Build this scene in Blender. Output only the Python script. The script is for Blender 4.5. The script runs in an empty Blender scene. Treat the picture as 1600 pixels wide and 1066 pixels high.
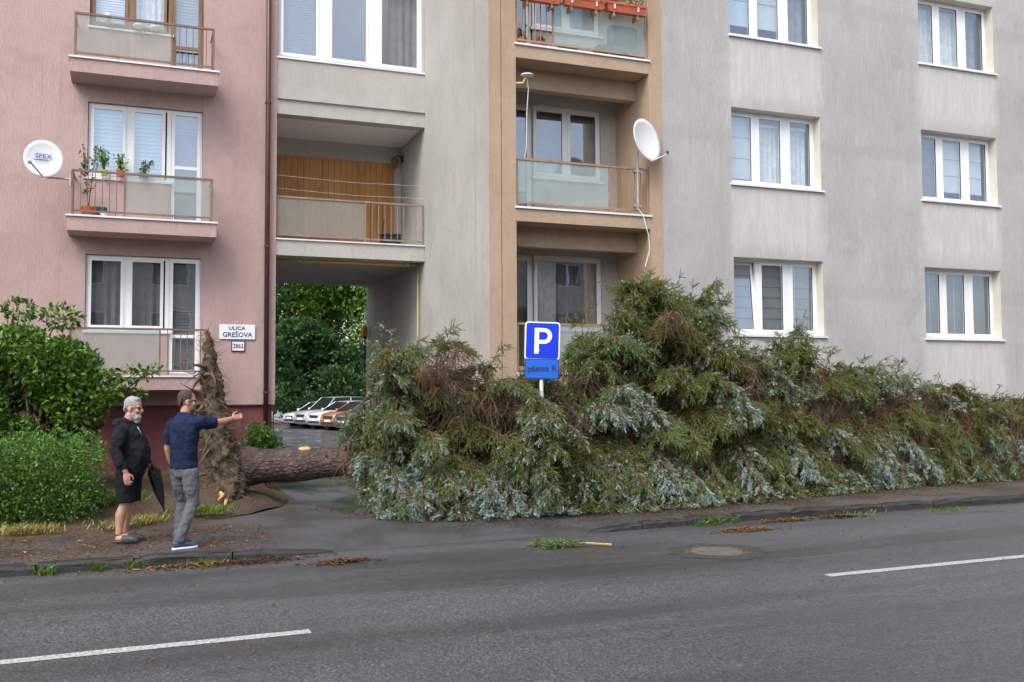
import bpy, math, random
import numpy as np
from mathutils import Vector, Matrix, noise as mnoise

sc = bpy.context.scene
R = math.radians
# ---------------------------------------------------------------- camera
cam_data = bpy.data.cameras.new('camera')
cam = bpy.data.objects.new('camera', cam_data)
sc.collection.objects.link(cam)
cam_data.sensor_width = 36.0
cam_data.lens = 1535.73 / 1600 * 36.0
cam_data.clip_end = 2000
CAM_H = 1.77
def cam_axes(yaw, pit, roll):
    f = Vector((math.sin(yaw) * math.cos(pit), math.cos(yaw) * math.cos(pit), math.sin(pit)))
    r0 = Vector((math.cos(yaw), -math.sin(yaw), 0)); u0 = r0.cross(f)
    return r0 * math.cos(roll) + u0 * math.sin(roll), u0 * math.cos(roll) - r0 * math.sin(roll), f
ca_r, ca_u, ca_f = cam_axes(R(21.4437), R(2.914), R(-.2782))
cam.matrix_world = Matrix(((ca_r.x, ca_u.x, -ca_f.x, 0), (ca_r.y, ca_u.y, -ca_f.y, 0),
                           (ca_r.z, ca_u.z, -ca_f.z, CAM_H), (0, 0, 0, 1)))
sc.camera = cam
# ---------------------------------------------------------------- overcast sky and weak soft sun
SUN_ELEV, SUN_AZ = R(52), R(226)          # azimuth measured clockwise from +Y
world = bpy.data.worlds.new('World'); sc.world = world; world.use_nodes = True
wn = world.node_tree; wn.nodes.clear()
sky = wn.nodes.new('ShaderNodeTexSky'); sky.sky_type = 'NISHITA'; sky.sun_disc = False
sky.sun_elevation = SUN_ELEV; sky.sun_rotation = SUN_AZ
sky.air_density = 1.0; sky.dust_density = 3.0
hs = wn.nodes.new('ShaderNodeHueSaturation'); hs.inputs['Saturation'].default_value = .45
bgn = wn.nodes.new('ShaderNodeBackground'); bgn.inputs['Strength'].default_value = .15
won = wn.nodes.new('ShaderNodeOutputWorld')
wn.links.new(sky.outputs[0], hs.inputs['Color']); wn.links.new(hs.outputs[0], bgn.inputs[0]); wn.links.new(bgn.outputs[0], won.inputs[0])
sd = bpy.data.lights.new('sun', 'SUN'); sd.energy = 1.1; sd.angle = R(35); sd.color = (1, .97, .93)
sun = bpy.data.objects.new('sun', sd); sc.collection.objects.link(sun)
to_sun = Vector((math.sin(SUN_AZ) * math.cos(SUN_ELEV), math.cos(SUN_AZ) * math.cos(SUN_ELEV), math.sin(SUN_ELEV)))
sun.rotation_euler = to_sun.to_track_quat('Z', 'Y').to_euler(); sun.location = (0, -10, 30)
vs = sc.view_settings
vs.view_transform = 'Standard'; vs.look = 'None'; vs.exposure = 1.0; vs.gamma = 1.0
sc.cycles.max_bounces = 6; sc.cycles.transparent_max_bounces = 12
# ---------------------------------------------------------------- helpers
COL = sc.collection
WM = {}
rng = np.random.default_rng(7)
random.seed(7)
def link(o, parent=None):
    COL.objects.link(o)
    if parent is not None:
        o.parent = parent
        o.matrix_parent_inverse = WM.get(parent.name, Matrix.Identity(4)).inverted()
        # world matrix of a child built in world coordinates is the identity
    return o
def empty(name, loc, label, cat, group=None, rz=0):
    o = bpy.data.objects.new(name, None); o.empty_display_size = .2
    o.location = loc; o.rotation_euler = (0, 0, rz); COL.objects.link(o)
    WM[o.name] = Matrix.Translation(Vector(loc)) @ Matrix.Rotation(rz, 4, 'Z')
    return tag(o, label, cat, group)
def tag(o, label=None, cat=None, group=None, kind=None):
    if label: o['label'] = label
    if cat: o['category'] = cat
    if group: o['group'] = group
    if kind: o['kind'] = kind
    return o
def np_mesh(name, V, F, smooth=False, tint=None, matidx=None):
    V = np.asarray(V, np.float32).reshape(-1, 3); F = np.asarray(F, np.int32)
    me = bpy.data.meshes.new(name); k = F.shape[1]; n = len(F)
    me.vertices.add(len(V)); me.vertices.foreach_set('co', V.ravel())
    me.loops.add(n * k); me.loops.foreach_set('vertex_index', F.ravel())
    me.polygons.add(n); me.polygons.foreach_set('loop_start', np.arange(0, n * k, k, dtype=np.int32))
    if smooth: me.polygons.foreach_set('use_smooth', np.ones(n, bool))
    if matidx is not None: me.polygons.foreach_set('material_index', np.asarray(matidx, np.int32))
    if tint is not None:
        a = me.attributes.new('tint', 'FLOAT', 'POINT'); a.data.foreach_set('value', np.asarray(tint, np.float32))
    me.update(calc_edges=True)
    return me
class MB:
    def __init__(s): s.V = []; s.F = []
    def add(s, vs, fs):
        b = len(s.V); s.V += [tuple(v) for v in vs]; s.F += [tuple(i + b for i in f) for f in fs]; return s
    def box(s, x0, x1, y0, y1, z0, z1):
        return s.add([(x0, y0, z0), (x1, y0, z0), (x1, y1, z0), (x0, y1, z0), (x0, y0, z1), (x1, y0, z1), (x1, y1, z1), (x0, y1, z1)],
                     [(0, 3, 2, 1), (4, 5, 6, 7), (0, 1, 5, 4), (1, 2, 6, 5), (2, 3, 7, 6), (3, 0, 4, 7)])
    def rbox(s, x0, x1, y0, y1, z0, z1, b=.01):
        # box with chamfered vertical and horizontal edges
        pts = []
        for (zz, i) in ((z0, b), (z0 + b, 0), (z1 - b, 0), (z1, b)):
            pts += [(x0 + i + b, y0 + i, zz), (x1 - i - b, y0 + i, zz), (x1 - i, y0 + i + b, zz), (x1 - i, y1 - i - b, zz),
                    (x1 - i - b, y1 - i, zz), (x0 + i + b, y1 - i, zz), (x0 + i, y1 - i - b, zz), (x0 + i, y0 + i + b, zz)]
        fs = [tuple(range(7, -1, -1)), tuple(range(24, 32))]
        for l in range(3):
            for k in range(8):
                a = l * 8 + k; c = l * 8 + (k + 1) % 8; fs.append((a, c, c + 8, a + 8))
        return s.add(pts, fs)
    def ring(s, x0, x1, z0, z1, y0, y1, w):
        s.box(x0, x0 + w, y0, y1, z0, z1); s.box(x1 - w, x1, y0, y1, z0, z1)
        s.box(x0 + w, x1 - w, y0, y1, z0, z0 + w); s.box(x0 + w, x1 - w, y0, y1, z1 - w, z1); return s
    def tube(s, pts, r, n=6, cap=True, ref=None, flat=None):
        pts = [Vector(p) for p in pts]; m = len(pts)
        rs = r if isinstance(r, (list, tuple)) else [r] * m
        b = len(s.V); prev = None
        for i, p in enumerate(pts):
            t = (pts[min(i + 1, m - 1)] - pts[max(i - 1, 0)]).normalized()
            if ref is not None: a = Vector(ref)
            elif prev is not None: a = prev
            else: a = Vector((0, 0, 1)) if abs(t.z) < .9 else Vector((1, 0, 0))
            a = (a - t * a.dot(t)).normalized(); prev = a; c = t.cross(a)
            ra, rb = rs[i] if isinstance(rs[i], (tuple, list)) else (rs[i], rs[i])
            for k in range(n):
                an = 2 * math.pi * k / n
                s.V.append(tuple(p + a * (ra * math.cos(an)) + c * (rb * math.sin(an))))
        for i in range(m - 1):
            for k in range(n):
                k2 = (k + 1) % n
                s.F.append((b + i * n + k, b + i * n + k2, b + (i + 1) * n + k2, b + (i + 1) * n + k))
        if cap:
            s.F.append(tuple(b + k for k in range(n - 1, -1, -1))); s.F.append(tuple(b + (m - 1) * n + k for k in range(n)))
        return s
    def ell(s, c, r, n=12, m=8, rot=None):
        c = Vector(c); vs = []; fs = []
        for i in range(m + 1):
            th = math.pi * i / m
            for k in range(n):
                ph = 2 * math.pi * k / n
                v = Vector((r[0] * math.sin(th) * math.cos(ph), r[1] * math.sin(th) * math.sin(ph), r[2] * math.cos(th)))
                if rot is not None: v = rot @ v
                vs.append(c + v)
        for i in range(m):
            for k in range(n):
                a = i * n + k; d = i * n + (k + 1) % n
                fs.append((a, a + n, d + n, d))
        return s.add(vs, fs)
    def prism(s, poly, ax, a0, a1):
        # poly of 2-D points extruded along axis index ax
        n = len(poly)
        def p3(p, a):
            q = list(p); q.insert(ax, a); return q
        s.add([p3(p, a0) for p in poly] + [p3(p, a1) for p in poly],
              [tuple(range(n)), tuple(range(2 * n - 1, n - 1, -1))] + [(i, (i + 1) % n + 0, (i + 1) % n + n, i + n)[::-1] for i in range(n)])
        return s
    def mesh(s, name, smooth=False):
        me = bpy.data.meshes.new(name); me.from_pydata(s.V, [], s.F); me.update()
        if smooth: me.polygons.foreach_set('use_smooth', [True] * len(me.polygons))
        return me
def obj(name, geo, mat, parent=None, smooth=False, local=False):
    me = geo.mesh(name, smooth) if isinstance(geo, MB) else geo
    o = bpy.data.objects.new(name, me)
    for m_ in (mat if isinstance(mat, (list, tuple)) else [mat]): me.materials.append(m_)
    if parent is None:
        # own origin at the middle of the base
        co = np.empty(len(me.vertices) * 3, np.float32); me.vertices.foreach_get('co', co); co = co.reshape(-1, 3)
        lo, hi = co.min(0), co.max(0); c = np.array([(lo[0] + hi[0]) / 2, (lo[1] + hi[1]) / 2, lo[2]], np.float32)
        if not local:
            me.vertices.foreach_set('co', (co - c).ravel()); me.update(); o.location = [float(q) for q in c]
            WM[o.name] = Matrix.Translation(Vector([float(q) for q in c]))
        COL.objects.link(o); WM[o.name] = Matrix.Translation(o.location)
    else:
        o.parent = parent; COL.objects.link(o)
        if not local:
            o.matrix_parent_inverse = WM.get(parent.name, Matrix.Identity(4)).inverted()
            WM[o.name] = Matrix.Identity(4)
    return o
def struct(name, geo, mat, smooth=False):
    me = geo.mesh(name, smooth) if isinstance(geo, MB) else geo
    o = bpy.data.objects.new(name, me); me.materials.append(mat); COL.objects.link(o); WM[o.name] = Matrix.Identity(4)
    o['kind'] = 'structure'; return o
def copy_tree(o, parent=None):
    c = o.copy(); COL.objects.link(c)
    if parent is not None: c.parent = parent
    for ch in list(o.children): copy_tree(ch, c)
    return c
def grid_mesh(name, xs, ys, zf, smooth=True):
    xs = np.asarray(xs); ys = np.asarray(ys)
    X, Y = np.meshgrid(xs, ys); Z = zf(X, Y)
    V = np.stack([X, Y, Z], -1).reshape(-1, 3); nx = len(xs); ny = len(ys)
    i = np.arange(nx - 1)[None, :] + nx * np.arange(ny - 1)[:, None]; i = i.ravel()
    return np_mesh(name, V, np.stack([i, i + 1, i + nx + 1, i + nx], 1), smooth)
def remesh(mb, voxel, smooth=3, it=1, jitter=0, js=8):
    me = mb.mesh('tmp'); o = bpy.data.objects.new('tmp', me); COL.objects.link(o)
    m = o.modifiers.new('r', 'REMESH'); m.mode = 'VOXEL'; m.voxel_size = voxel; m.use_smooth_shade = True
    if smooth:
        s_ = o.modifiers.new('s', 'SMOOTH'); s_.factor = .5; s_.iterations = smooth
    dg = bpy.context.evaluated_depsgraph_get()
    out = bpy.data.meshes.new_from_object(o.evaluated_get(dg))
    bpy.data.objects.remove(o); bpy.data.meshes.remove(me)
    if jitter:
        n = len(out.vertices); co = np.empty(n * 3, np.float32); out.vertices.foreach_get('co', co); co = co.reshape(-1, 3)
        nr = np.empty(n * 3, np.float32); out.vertices.foreach_get('normal', nr); nr = nr.reshape(-1, 3)
        d = np.array([mnoise.fractal(Vector((float(p[0]), float(p[1]), float(p[2]))) * js, .8, 2.1, 4) for p in co], np.float32)
        out.vertices.foreach_set('co', (co + nr * d[:, None] * jitter).ravel()); out.update()
    out.polygons.foreach_set('use_smooth', [True] * len(out.polygons))
    return out
# ---------------------------------------------------------------- materials
class NT:
    def __init__(s, name):
        s.m = bpy.data.materials.new(name); s.m.use_nodes = True; s.t = s.m.node_tree; s.t.nodes.clear()
        s.out = s.t.nodes.new('ShaderNodeOutputMaterial'); s.b = s.t.nodes.new('ShaderNodeBsdfPrincipled')
        s.t.links.new(s.b.outputs[0], s.out.inputs[0]); s.tc = s.t.nodes.new('ShaderNodeTexCoord')
    def n(s, typ, **k):
        q = s.t.nodes.new(typ)
        for a, v in k.items(): setattr(q, a, v)
        return q
    def l(s, a, b): s.t.links.new(a, b)
    def noise(s, scale, detail=5, rough=.55, stretch=(1, 1, 1), off=(0, 0, 0), dist=0, src='Object'):
        mp = s.n('ShaderNodeMapping'); mp.inputs['Scale'].default_value = stretch; mp.inputs['Location'].default_value = off
        s.l(s.tc.outputs[src], mp.inputs[0])
        q = s.n('ShaderNodeTexNoise'); q.inputs['Scale'].default_value = scale; q.inputs['Detail'].default_value = detail
        q.inputs['Roughness'].default_value = rough; q.inputs['Distortion'].default_value = dist
        s.l(mp.outputs[0], q.inputs['Vector']); return q.outputs[0]
    def ramp(s, src, a, b, lo=0., hi=1.):
        q = s.n('ShaderNodeMapRange'); q.inputs[1].default_value = a; q.inputs[2].default_value = b
        q.inputs[3].default_value = lo; q.inputs[4].default_value = hi; q.interpolation_type = 'SMOOTHSTEP'
        s.l(src, q.inputs[0]); return q.outputs[0]
    def math(s, op, a, b=None):
        q = s.n('ShaderNodeMath', operation=op)
        for i, v in enumerate((a, b)):
            if v is None: continue
            if isinstance(v, (int, float)): q.inputs[i].default_value = v
            else: s.l(v, q.inputs[i])
        return q.outputs[0]
    def mix(s, fac, a, b, mode='MIX'):
        q = s.n('ShaderNodeMix', data_type='RGBA', blend_type=mode)
        for sock, v in ((q.inputs[0], fac), (q.inputs[6], a), (q.inputs[7], b)):
            if isinstance(v, (int, float)): sock.default_value = v
            elif isinstance(v, (tuple, list)): sock.default_value = (*v[:3], 1)
            else: s.l(v, sock)
        return q.outputs[2]
    def col(s, v):
        if isinstance(v, (tuple, list)): s.b.inputs['Base Color'].default_value = (*v[:3], 1)
        else: s.l(v, s.b.inputs['Base Color'])
    def rough(s, v):
        if isinstance(v, (int, float)): s.b.inputs['Roughness'].default_value = v
        else: s.l(v, s.b.inputs['Roughness'])
    def bump(s, src, strength=.3, dist=.02):
        q = s.n('ShaderNodeBump'); q.inputs['Strength'].default_value = strength; q.inputs['Distance'].default_value = dist
        s.l(src, q.inputs['Height']); s.l(q.outputs[0], s.b.inputs['Normal'])
    def pos(s):
        q = s.n('ShaderNodeSeparateXYZ'); s.l(s.tc.outputs['Object'], q.inputs[0]); return q.outputs
def sc3(c, k): return tuple(min(1, v * k) for v in c)
def simple(name, c, rough=.6, var=.12, scale=4, bump=0, bscale=60, stretch=(1, 1, 1), metal=0, c2=None, spec=.5):
    t = NT(name); nz = t.noise(scale, 5, .6, stretch)
    t.col(t.mix(t.ramp(nz, .3, .7), sc3(c, 1 - var), c2 if c2 else sc3(c, 1 + var)))
    t.rough(rough); t.b.inputs['Metallic'].default_value = metal; t.b.inputs['Specular IOR Level'].default_value = spec
    if bump: t.bump(t.noise(bscale, 4, .6, stretch), bump, .01)
    return t.m
def stucco(name, base, light, dark, cols=None, streak=1.0):
    t = NT(name)
    big = t.noise(.55, 6, .66); st = t.noise(3.4, 6, .72, (2.6, 2.6, .42)); fine = t.noise(15, 4, .75, (3.4, 3.4, .55)); spk = t.noise(60, 3, .7)
    c = t.mix(t.ramp(big, .3, .7), dark, base)
    c = t.mix(t.math('MULTIPLY', t.ramp(st, .48, .74), .40 * streak), c, light)
    c = t.mix(t.math('MULTIPLY', t.ramp(fine, .5, .74), .42), c, sc3(base, .62))
    mot = t.noise(1.9, 7, .72, (1, 1, .8), (3, 7, 1)); c = t.mix(t.math('MULTIPLY', t.ramp(mot, .50, .66), .38), c, sc3(dark, .84))
    if cols:
        p = t.pos(); tot = None
        wob = t.math('MULTIPLY', t.math('SUBTRACT', t.noise(5, 4, .7), .5), .35)
        for (a, b) in cols:
            d = t.math('ABSOLUTE', t.math('SUBTRACT', t.math('ADD', p[0], wob), (a + b) / 2))
            m = t.ramp(d, (b - a) / 2 + .20, (b - a) / 2 - .12); tot = m if tot is None else t.math('MAXIMUM', tot, m)
        zz = t.math('FRACT', t.math('DIVIDE', t.math('ADD', p[2], .0), 2.8))
        # weathering returns towards the lintel of the window below: window heads at 4.22 + 2.8 k
        fade = t.ramp(zz, .50, .66, .35, 1.); tot = t.math('MULTIPLY', tot, fade)
        c = t.mix(t.math('MULTIPLY', tot, .75), c, t.mix(t.ramp(st, .35, .7), sc3(light, .93), sc3(light, 1.1)))
        band = t.ramp(t.math('ABSOLUTE', t.math('SUBTRACT', t.math('ADD', zz, t.math('MULTIPLY', wob, .25)), .30)), .07, .02)
        c = t.mix(t.math('MULTIPLY', band, .22), c, sc3(dark, .8))
    drip = t.noise(2.6, 4, .6, (3.2, 3.2, .10), (1, 5, 2)); c = t.mix(t.math('MULTIPLY', t.math('MULTIPLY', t.ramp(drip, .60, .70), t.ramp(big, .42, .58)), .30), c, sc3(dark, .66))
    c = t.mix(t.math('MULTIPLY', t.ramp(spk, .62, .75), .25), c, sc3(light, 1.1))
    t.col(c); t.rough(.93); t.b.inputs['Specular IOR Level'].default_value = .15
    h = t.math('ADD', t.math('MULTIPLY', fine, .9), t.math('MULTIPLY', spk, .45)); t.bump(h, .9, .02)
    return t.m
def leafmat(name, stops, rough=.5, trans=.25, spec=.35):
    t = NT(name); a = t.n('ShaderNodeAttribute', attribute_name='tint')
    cr = t.n('ShaderNodeValToRGB'); e = cr.color_ramp.elements
    e[0].position = stops[0][0]; e[0].color = (*stops[0][1], 1); e[1].position = stops[-1][0]; e[1].color = (*stops[-1][1], 1)
    for p_, c_ in stops[1:-1]:
        q = e.new(p_); q.color = (*c_, 1)
    t.l(a.outputs['Fac'], cr.inputs[0]); t.col(cr.outputs[0]); t.rough(rough); t.b.inputs['Specular IOR Level'].default_value = spec
    if trans:
        tr = t.n('ShaderNodeBsdfTranslucent'); t.l(cr.outputs[0], tr.inputs[0]); mx = t.n('ShaderNodeMixShader'); mx.inputs[0].default_value = trans
        t.l(t.b.outputs[0], mx.inputs[1]); t.l(tr.outputs[0], mx.inputs[2]); t.l(mx.outputs[0], t.out.inputs[0])
    return t.m
def glassmat(name, tint=(.9, .93, .95), refl=.5, rough=.0, wav=.0):
    t = NT(name); t.t.nodes.remove(t.b)
    tr = t.n('ShaderNodeBsdfTransparent'); tr.inputs[0].default_value = (*tint, 1)
    gl = t.n('ShaderNodeBsdfGlossy'); gl.inputs['Roughness'].default_value = rough; gl.inputs[0].default_value = (.74, .85, 1, 1)
    ge = t.n('ShaderNodeNewGeometry'); dt = t.n('ShaderNodeVectorMath', operation='DOT_PRODUCT'); t.l(ge.outputs['Normal'], dt.inputs[0]); t.l(ge.outputs['Incoming'], dt.inputs[1])
    k5 = t.math('POWER', t.math('SUBTRACT', 1.0, t.math('ABSOLUTE', dt.outputs['Value'])), 5.0)
    f2 = t.math('ADD', refl, t.math('MULTIPLY', k5, 1 - refl))
    if wav:
        b = t.n('ShaderNodeBump'); b.inputs['Strength'].default_value = wav; b.inputs['Distance'].default_value = .02
        t.l(t.noise(1.3, 2, .4), b.inputs['Height']); t.l(b.outputs[0], gl.inputs['Normal'])
    mx = t.n('ShaderNodeMixShader'); t.l(f2, mx.inputs[0]); t.l(tr.outputs[0], mx.inputs[1]); t.l(gl.outputs[0], mx.inputs[2]); t.l(mx.outputs[0], t.out.inputs[0])
    return t.m
def frostmat(name, c=(.55, .62, .62), opac=.55):
    t = NT(name); t.col(t.mix(t.ramp(t.noise(3, 4), .3, .7), sc3(c, .9), sc3(c, 1.08))); t.rough(.35)
    t.bump(t.noise(120, 2), .1, .003)
    tr = t.n('ShaderNodeBsdfTransparent'); tr.inputs[0].default_value = (.86, .92, .92, 1); mx = t.n('ShaderNodeMixShader'); mx.inputs[0].default_value = opac
    t.l(tr.outputs[0], mx.inputs[1]); t.l(t.b.outputs[0], mx.inputs[2]); t.l(mx.outputs[0], t.out.inputs[0])
    return t.m
M = {}
GC = [(10.38, 12.40), (14.90, 16.93)]
M['pink'] = stucco('pink_stucco', (.54, .388, .37), (.62, .47, .45), (.45, .318, .30), streak=.6)
M['plinth'] = stucco('maroon_plinth', (.23, .085, .09), (.27, .11, .11), (.17, .06, .065), streak=.5)
M['grey'] = stucco('grey_stucco', (.462, .450, .442), (.58, .565, .54), (.390, .380, .374), cols=GC)
M['link'] = stucco('pale_concrete', (.515, .495, .47), (.60, .58, .555), (.425, .405, .38), streak=.7)
M['brown'] = stucco('ochre_stucco', (.50, .375, .272), (.57, .45, .34), (.41, .30, .215), streak=.6)
M['cream'] = simple('cream_reveal', (.60, .56, .48), .85, .06, 3)
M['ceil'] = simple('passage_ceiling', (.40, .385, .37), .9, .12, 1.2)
M['gplinth'] = simple('grey_plinth', (.22, .15, .13), .9, .2, 2, .2)
M['white'] = simple('white_plastic_frame', (.80, .81, .83), .35, .03, 3)
M['whitemetal'] = simple('white_painted_sheet', (.70, .71, .72), .4, .08, 3)
M['wood'] = simple('brown_window_wood', (.20, .115, .06), .5, .25, 3, .1, 30, (8, 8, .6))
M['rail'] = simple('brown_rail_paint', (.20, .12, .085), .5, .2, 6)
M['rail2'] = simple('tan_rail_paint', (.33, .20, .115), .5, .2, 6)
M['railg'] = simple('grey_rail_paint', (.25, .19, .16), .5, .2, 6)
M['pipe'] = simple('dark_brown_downpipe', (.075, .035, .03), .4, .2, 3)
M['glass'] = glassmat('window_glass', refl=.28, wav=.12)
M['frost'] = frostmat('frosted_wired_glass', (.50, .47, .44), .24)
M['frostb'] = frostmat('frosted_blue_glass', (.50, .56, .55), .32)
M['interior'] = simple('room_wall', (.30, .28, .26), .9, .1, 1)
M['curtain'] = simple('net_curtain', (.72, .72, .70), .9, .12, 9)
M['curtaindk'] = simple('dim_curtain', (.27, .26, .25), .9, .15, 5)
M['blind'] = simple('grey_blind', (.62, .65, .67), .7, .06, 5)
M['blinddk'] = simple('dark_blind', (.25, .255, .26), .7, .1, 5)
M['blue_blind_and_reflection'] = simple('pale_blue_blind_and_reflection', (.55, .68, .76), .7, .06, 5)
M['pine'] = simple('pine_board', (.42, .175, .030), .5, .16, 2.2, .1, 30, (3, 3, .5), c2=(.48, .225, .05))
M['yellow'] = simple('yellow_gas_pipe', (.55, .42, .03), .5, .1, 3)
M['black'] = simple('black_plastic', (.02, .02, .022), .4, .2, 5)
M['steel'] = simple('galvanised_steel', (.42, .42, .42), .4, .15, 8, metal=.7)
M['zinc'] = simple('pale_zinc', (.55, .56, .57), .45, .1, 6, metal=.3)
M['dish'] = simple('dish_enamel', (.66, .67, .68), .35, .05, 3)
M['terracotta'] = simple('terracotta_plastic', (.46, .10, .04), .45, .12, 5)
M['soilp'] = simple('potting_soil', (.04, .025, .015), .95, .3, 20, .4)
M['bluesign'] = simple('blue_sign_face', (.004, .035, .62), .35, .03, 2)
M['bluesign2'] = simple('blue_subplate_face', (.012, .12, .56), .35, .03, 2)
M['signwhite'] = simple('sign_white', (.82, .83, .85), .4, .02, 2)
M['navy'] = simple('navy_lettering', (.02, .03, .16), .5, .05, 2)
M['dkblue'] = simple('dark_blue_lettering', (.015, .03, .13), .5, .05, 2)
def m_asphalt():
    t = NT('wet_asphalt')
    agg = t.noise(38, 5, .9); agg2 = t.noise(85, 2, .75); big = t.noise(.8, 5, .6, (.35, 1.4, 1)); track = t.noise(1.0, 5, .6, (.10, .65, 1), (3, 1.2, 0), dist=.5)
    c = t.mix(t.ramp(agg, .40, .62), (.040, .042, .045), (.175, .180, .186))
    c = t.mix(t.ramp(t.noise(.5, 5, .65, (.5, 1, 1), (9, 4, 0)), .35, .68, 0, .45), c, sc3((.075, .075, .078), .8))
    vc = t.n('ShaderNodeTexVoronoi', feature='DISTANCE_TO_EDGE'); vc.inputs['Scale'].default_value = .42; mpv = t.n('ShaderNodeMapping'); t.l(t.tc.outputs['Object'], mpv.inputs[0]); nd_ = t.n('ShaderNodeVectorMath', operation='MULTIPLY_ADD'); nzc = t.n('ShaderNodeTexNoise'); nzc.inputs['Scale'].default_value = 3.0; t.l(t.tc.outputs['Object'], nzc.inputs['Vector']); t.l(nzc.outputs['Color'], nd_.inputs[0]); nd_.inputs[1].default_value = (.35, .35, .35); t.l(mpv.outputs[0], nd_.inputs[2]); t.l(nd_.outputs[0], vc.inputs['Vector'])
    crack = t.math('MULTIPLY', t.ramp(vc.outputs['Distance'], .008, .002), t.ramp(t.noise(.6, 3, .5, (1, 1, 1), (5, 2, 0)), .52, .62))
    c = t.mix(t.math('MULTIPLY', crack, .3), c, (.012, .012, .012))
    c = t.mix(t.math('MULTIPLY', t.ramp(agg2, .62, .72), .6), c, (.30, .30, .295))
    vs_ = t.n('ShaderNodeTexVoronoi'); vs_.inputs['Scale'].default_value = 95; t.l(t.tc.outputs['Object'], vs_.inputs['Vector']); sv = t.n('ShaderNodeSeparateColor'); t.l(vs_.outputs['Color'], sv.inputs[0])
    c = t.mix(.6, c, t.mix(t.ramp(sv.outputs[0], .15, .95), (.35, .35, .36), (1., 1., 1.)), 'MULTIPLY'); c = t.mix(t.math('MULTIPLY', t.ramp(sv.outputs[1], .91, .97), .45), c, (.30, .30, .295))
    wet = t.math('MAXIMUM', t.math('MULTIPLY', t.ramp(track, .40, .70), .9), t.math('MULTIPLY', t.ramp(big, .56, .72), .7))
    c = t.mix(t.math('MULTIPLY', wet, .55), c, (.022, .023, .024)); t.col(c)
    q = t.n('ShaderNodeMapRange'); t.l(wet, q.inputs[0]); q.inputs[3].default_value = .55; q.inputs[4].default_value = .26; t.rough(q.outputs[0])
    t.b.inputs['Specular IOR Level'].default_value = .5
    bs = t.n('ShaderNodeBump'); t.l(t.math('ADD', agg, t.math('MULTIPLY', agg2, .6)), bs.inputs['Height']); bs.inputs['Distance'].default_value = .006
    q2 = t.n('ShaderNodeMapRange'); t.l(wet, q2.inputs[0]); q2.inputs[3].default_value = .8; q2.inputs[4].default_value = .3; t.l(q2.outputs[0], bs.inputs['Strength'])
    t.l(bs.outputs[0], t.b.inputs['Normal']); return t.m
M['road'] = m_asphalt()
def m_drive():
    t = NT('wet_driveway_asphalt'); agg = t.noise(70, 3, .75); w = t.noise(.45, 4, .5, (.8, .5, 1))
    c = t.mix(t.ramp(agg, .35, .68), (.045, .046, .05), (.12, .12, .125)); wet = t.ramp(w, .42, .6)
    t.col(t.mix(t.math('MULTIPLY', wet, .7), c, (.035, .036, .04)))
    q = t.n('ShaderNodeMapRange'); t.l(wet, q.inputs[0]); q.inputs[3].default_value = .45; q.inputs[4].default_value = .09; t.rough(q.outputs[0]); t.bump(agg, .15, .004); return t.m
M['drive'] = m_drive()
def m_pave():
    t = NT('littered_pavement_asphalt'); agg = t.noise(90, 3, .7); lit = t.noise(2.2, 6, .72); n2 = t.noise(45, 4, .8, (1, .6, 1)); wet = t.noise(1.0, 4, .5)
    c = t.mix(t.ramp(agg, .35, .68), (.034, .034, .036), (.11, .11, .113))
    br = t.mix(t.ramp(n2, .4, .66), (.035, .021, .012), (.17, .095, .045))
    px_ = t.math('ADD', t.pos()[0], t.math('MULTIPLY', t.math('SUBTRACT', t.noise(1.7, 5, .7), .5), 2.2))
    amt = t.math('MAXIMUM', t.ramp(px_, 2.3, .9), t.ramp(px_, 6.0, 6.9))
    c = t.mix(t.math('MULTIPLY', t.math('MULTIPLY', t.ramp(lit, .40, .60), t.ramp(n2, .38, .55)), amt), c, br)
    t.col(c); q = t.n('ShaderNodeMapRange'); t.l(t.ramp(wet, .4, .6), q.inputs[0]); q.inputs[3].default_value = .75; q.inputs[4].default_value = .28; t.rough(q.outputs[0])
    t.bump(t.math('ADD', n2, agg), .5, .01); return t.m
M['pave'] = m_pave()
def m_soil():
    t = NT('brown_soil'); a = t.noise(4, 6, .7); b = t.noise(38, 5, .75)
    c = t.mix(t.ramp(b, .35, .68), (.035, .022, .014), (.15, .095, .058)); c = t.mix(t.math('MULTIPLY', t.ramp(a, .5, .7), .6), c, (.10, .068, .040))
    t.col(c); t.rough(.95); t.bump(t.math('ADD', a, b), .9, .03); return t.m
M['soil'] = m_soil()
def m_kerb():
    t = NT('dark_wet_kerb_stone'); a = t.noise(6, 6, .7); b = t.noise(60, 3, .7)
    c = t.mix(t.ramp(a, .35, .68), (.022, .022, .022), (.085, .08, .074)); c = t.mix(t.math('MULTIPLY', t.ramp(b, .55, .7), .4), c, (.16, .15, .14))
    t.col(t.mix(.72, c, (.012, .012, .012))); t.rough(t.ramp(a, .3, .7, .4, .8)); t.bump(t.math('ADD', a, t.math('MULTIPLY', b, .5)), .7, .02); return t.m
M['kerb'] = m_kerb()
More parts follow.
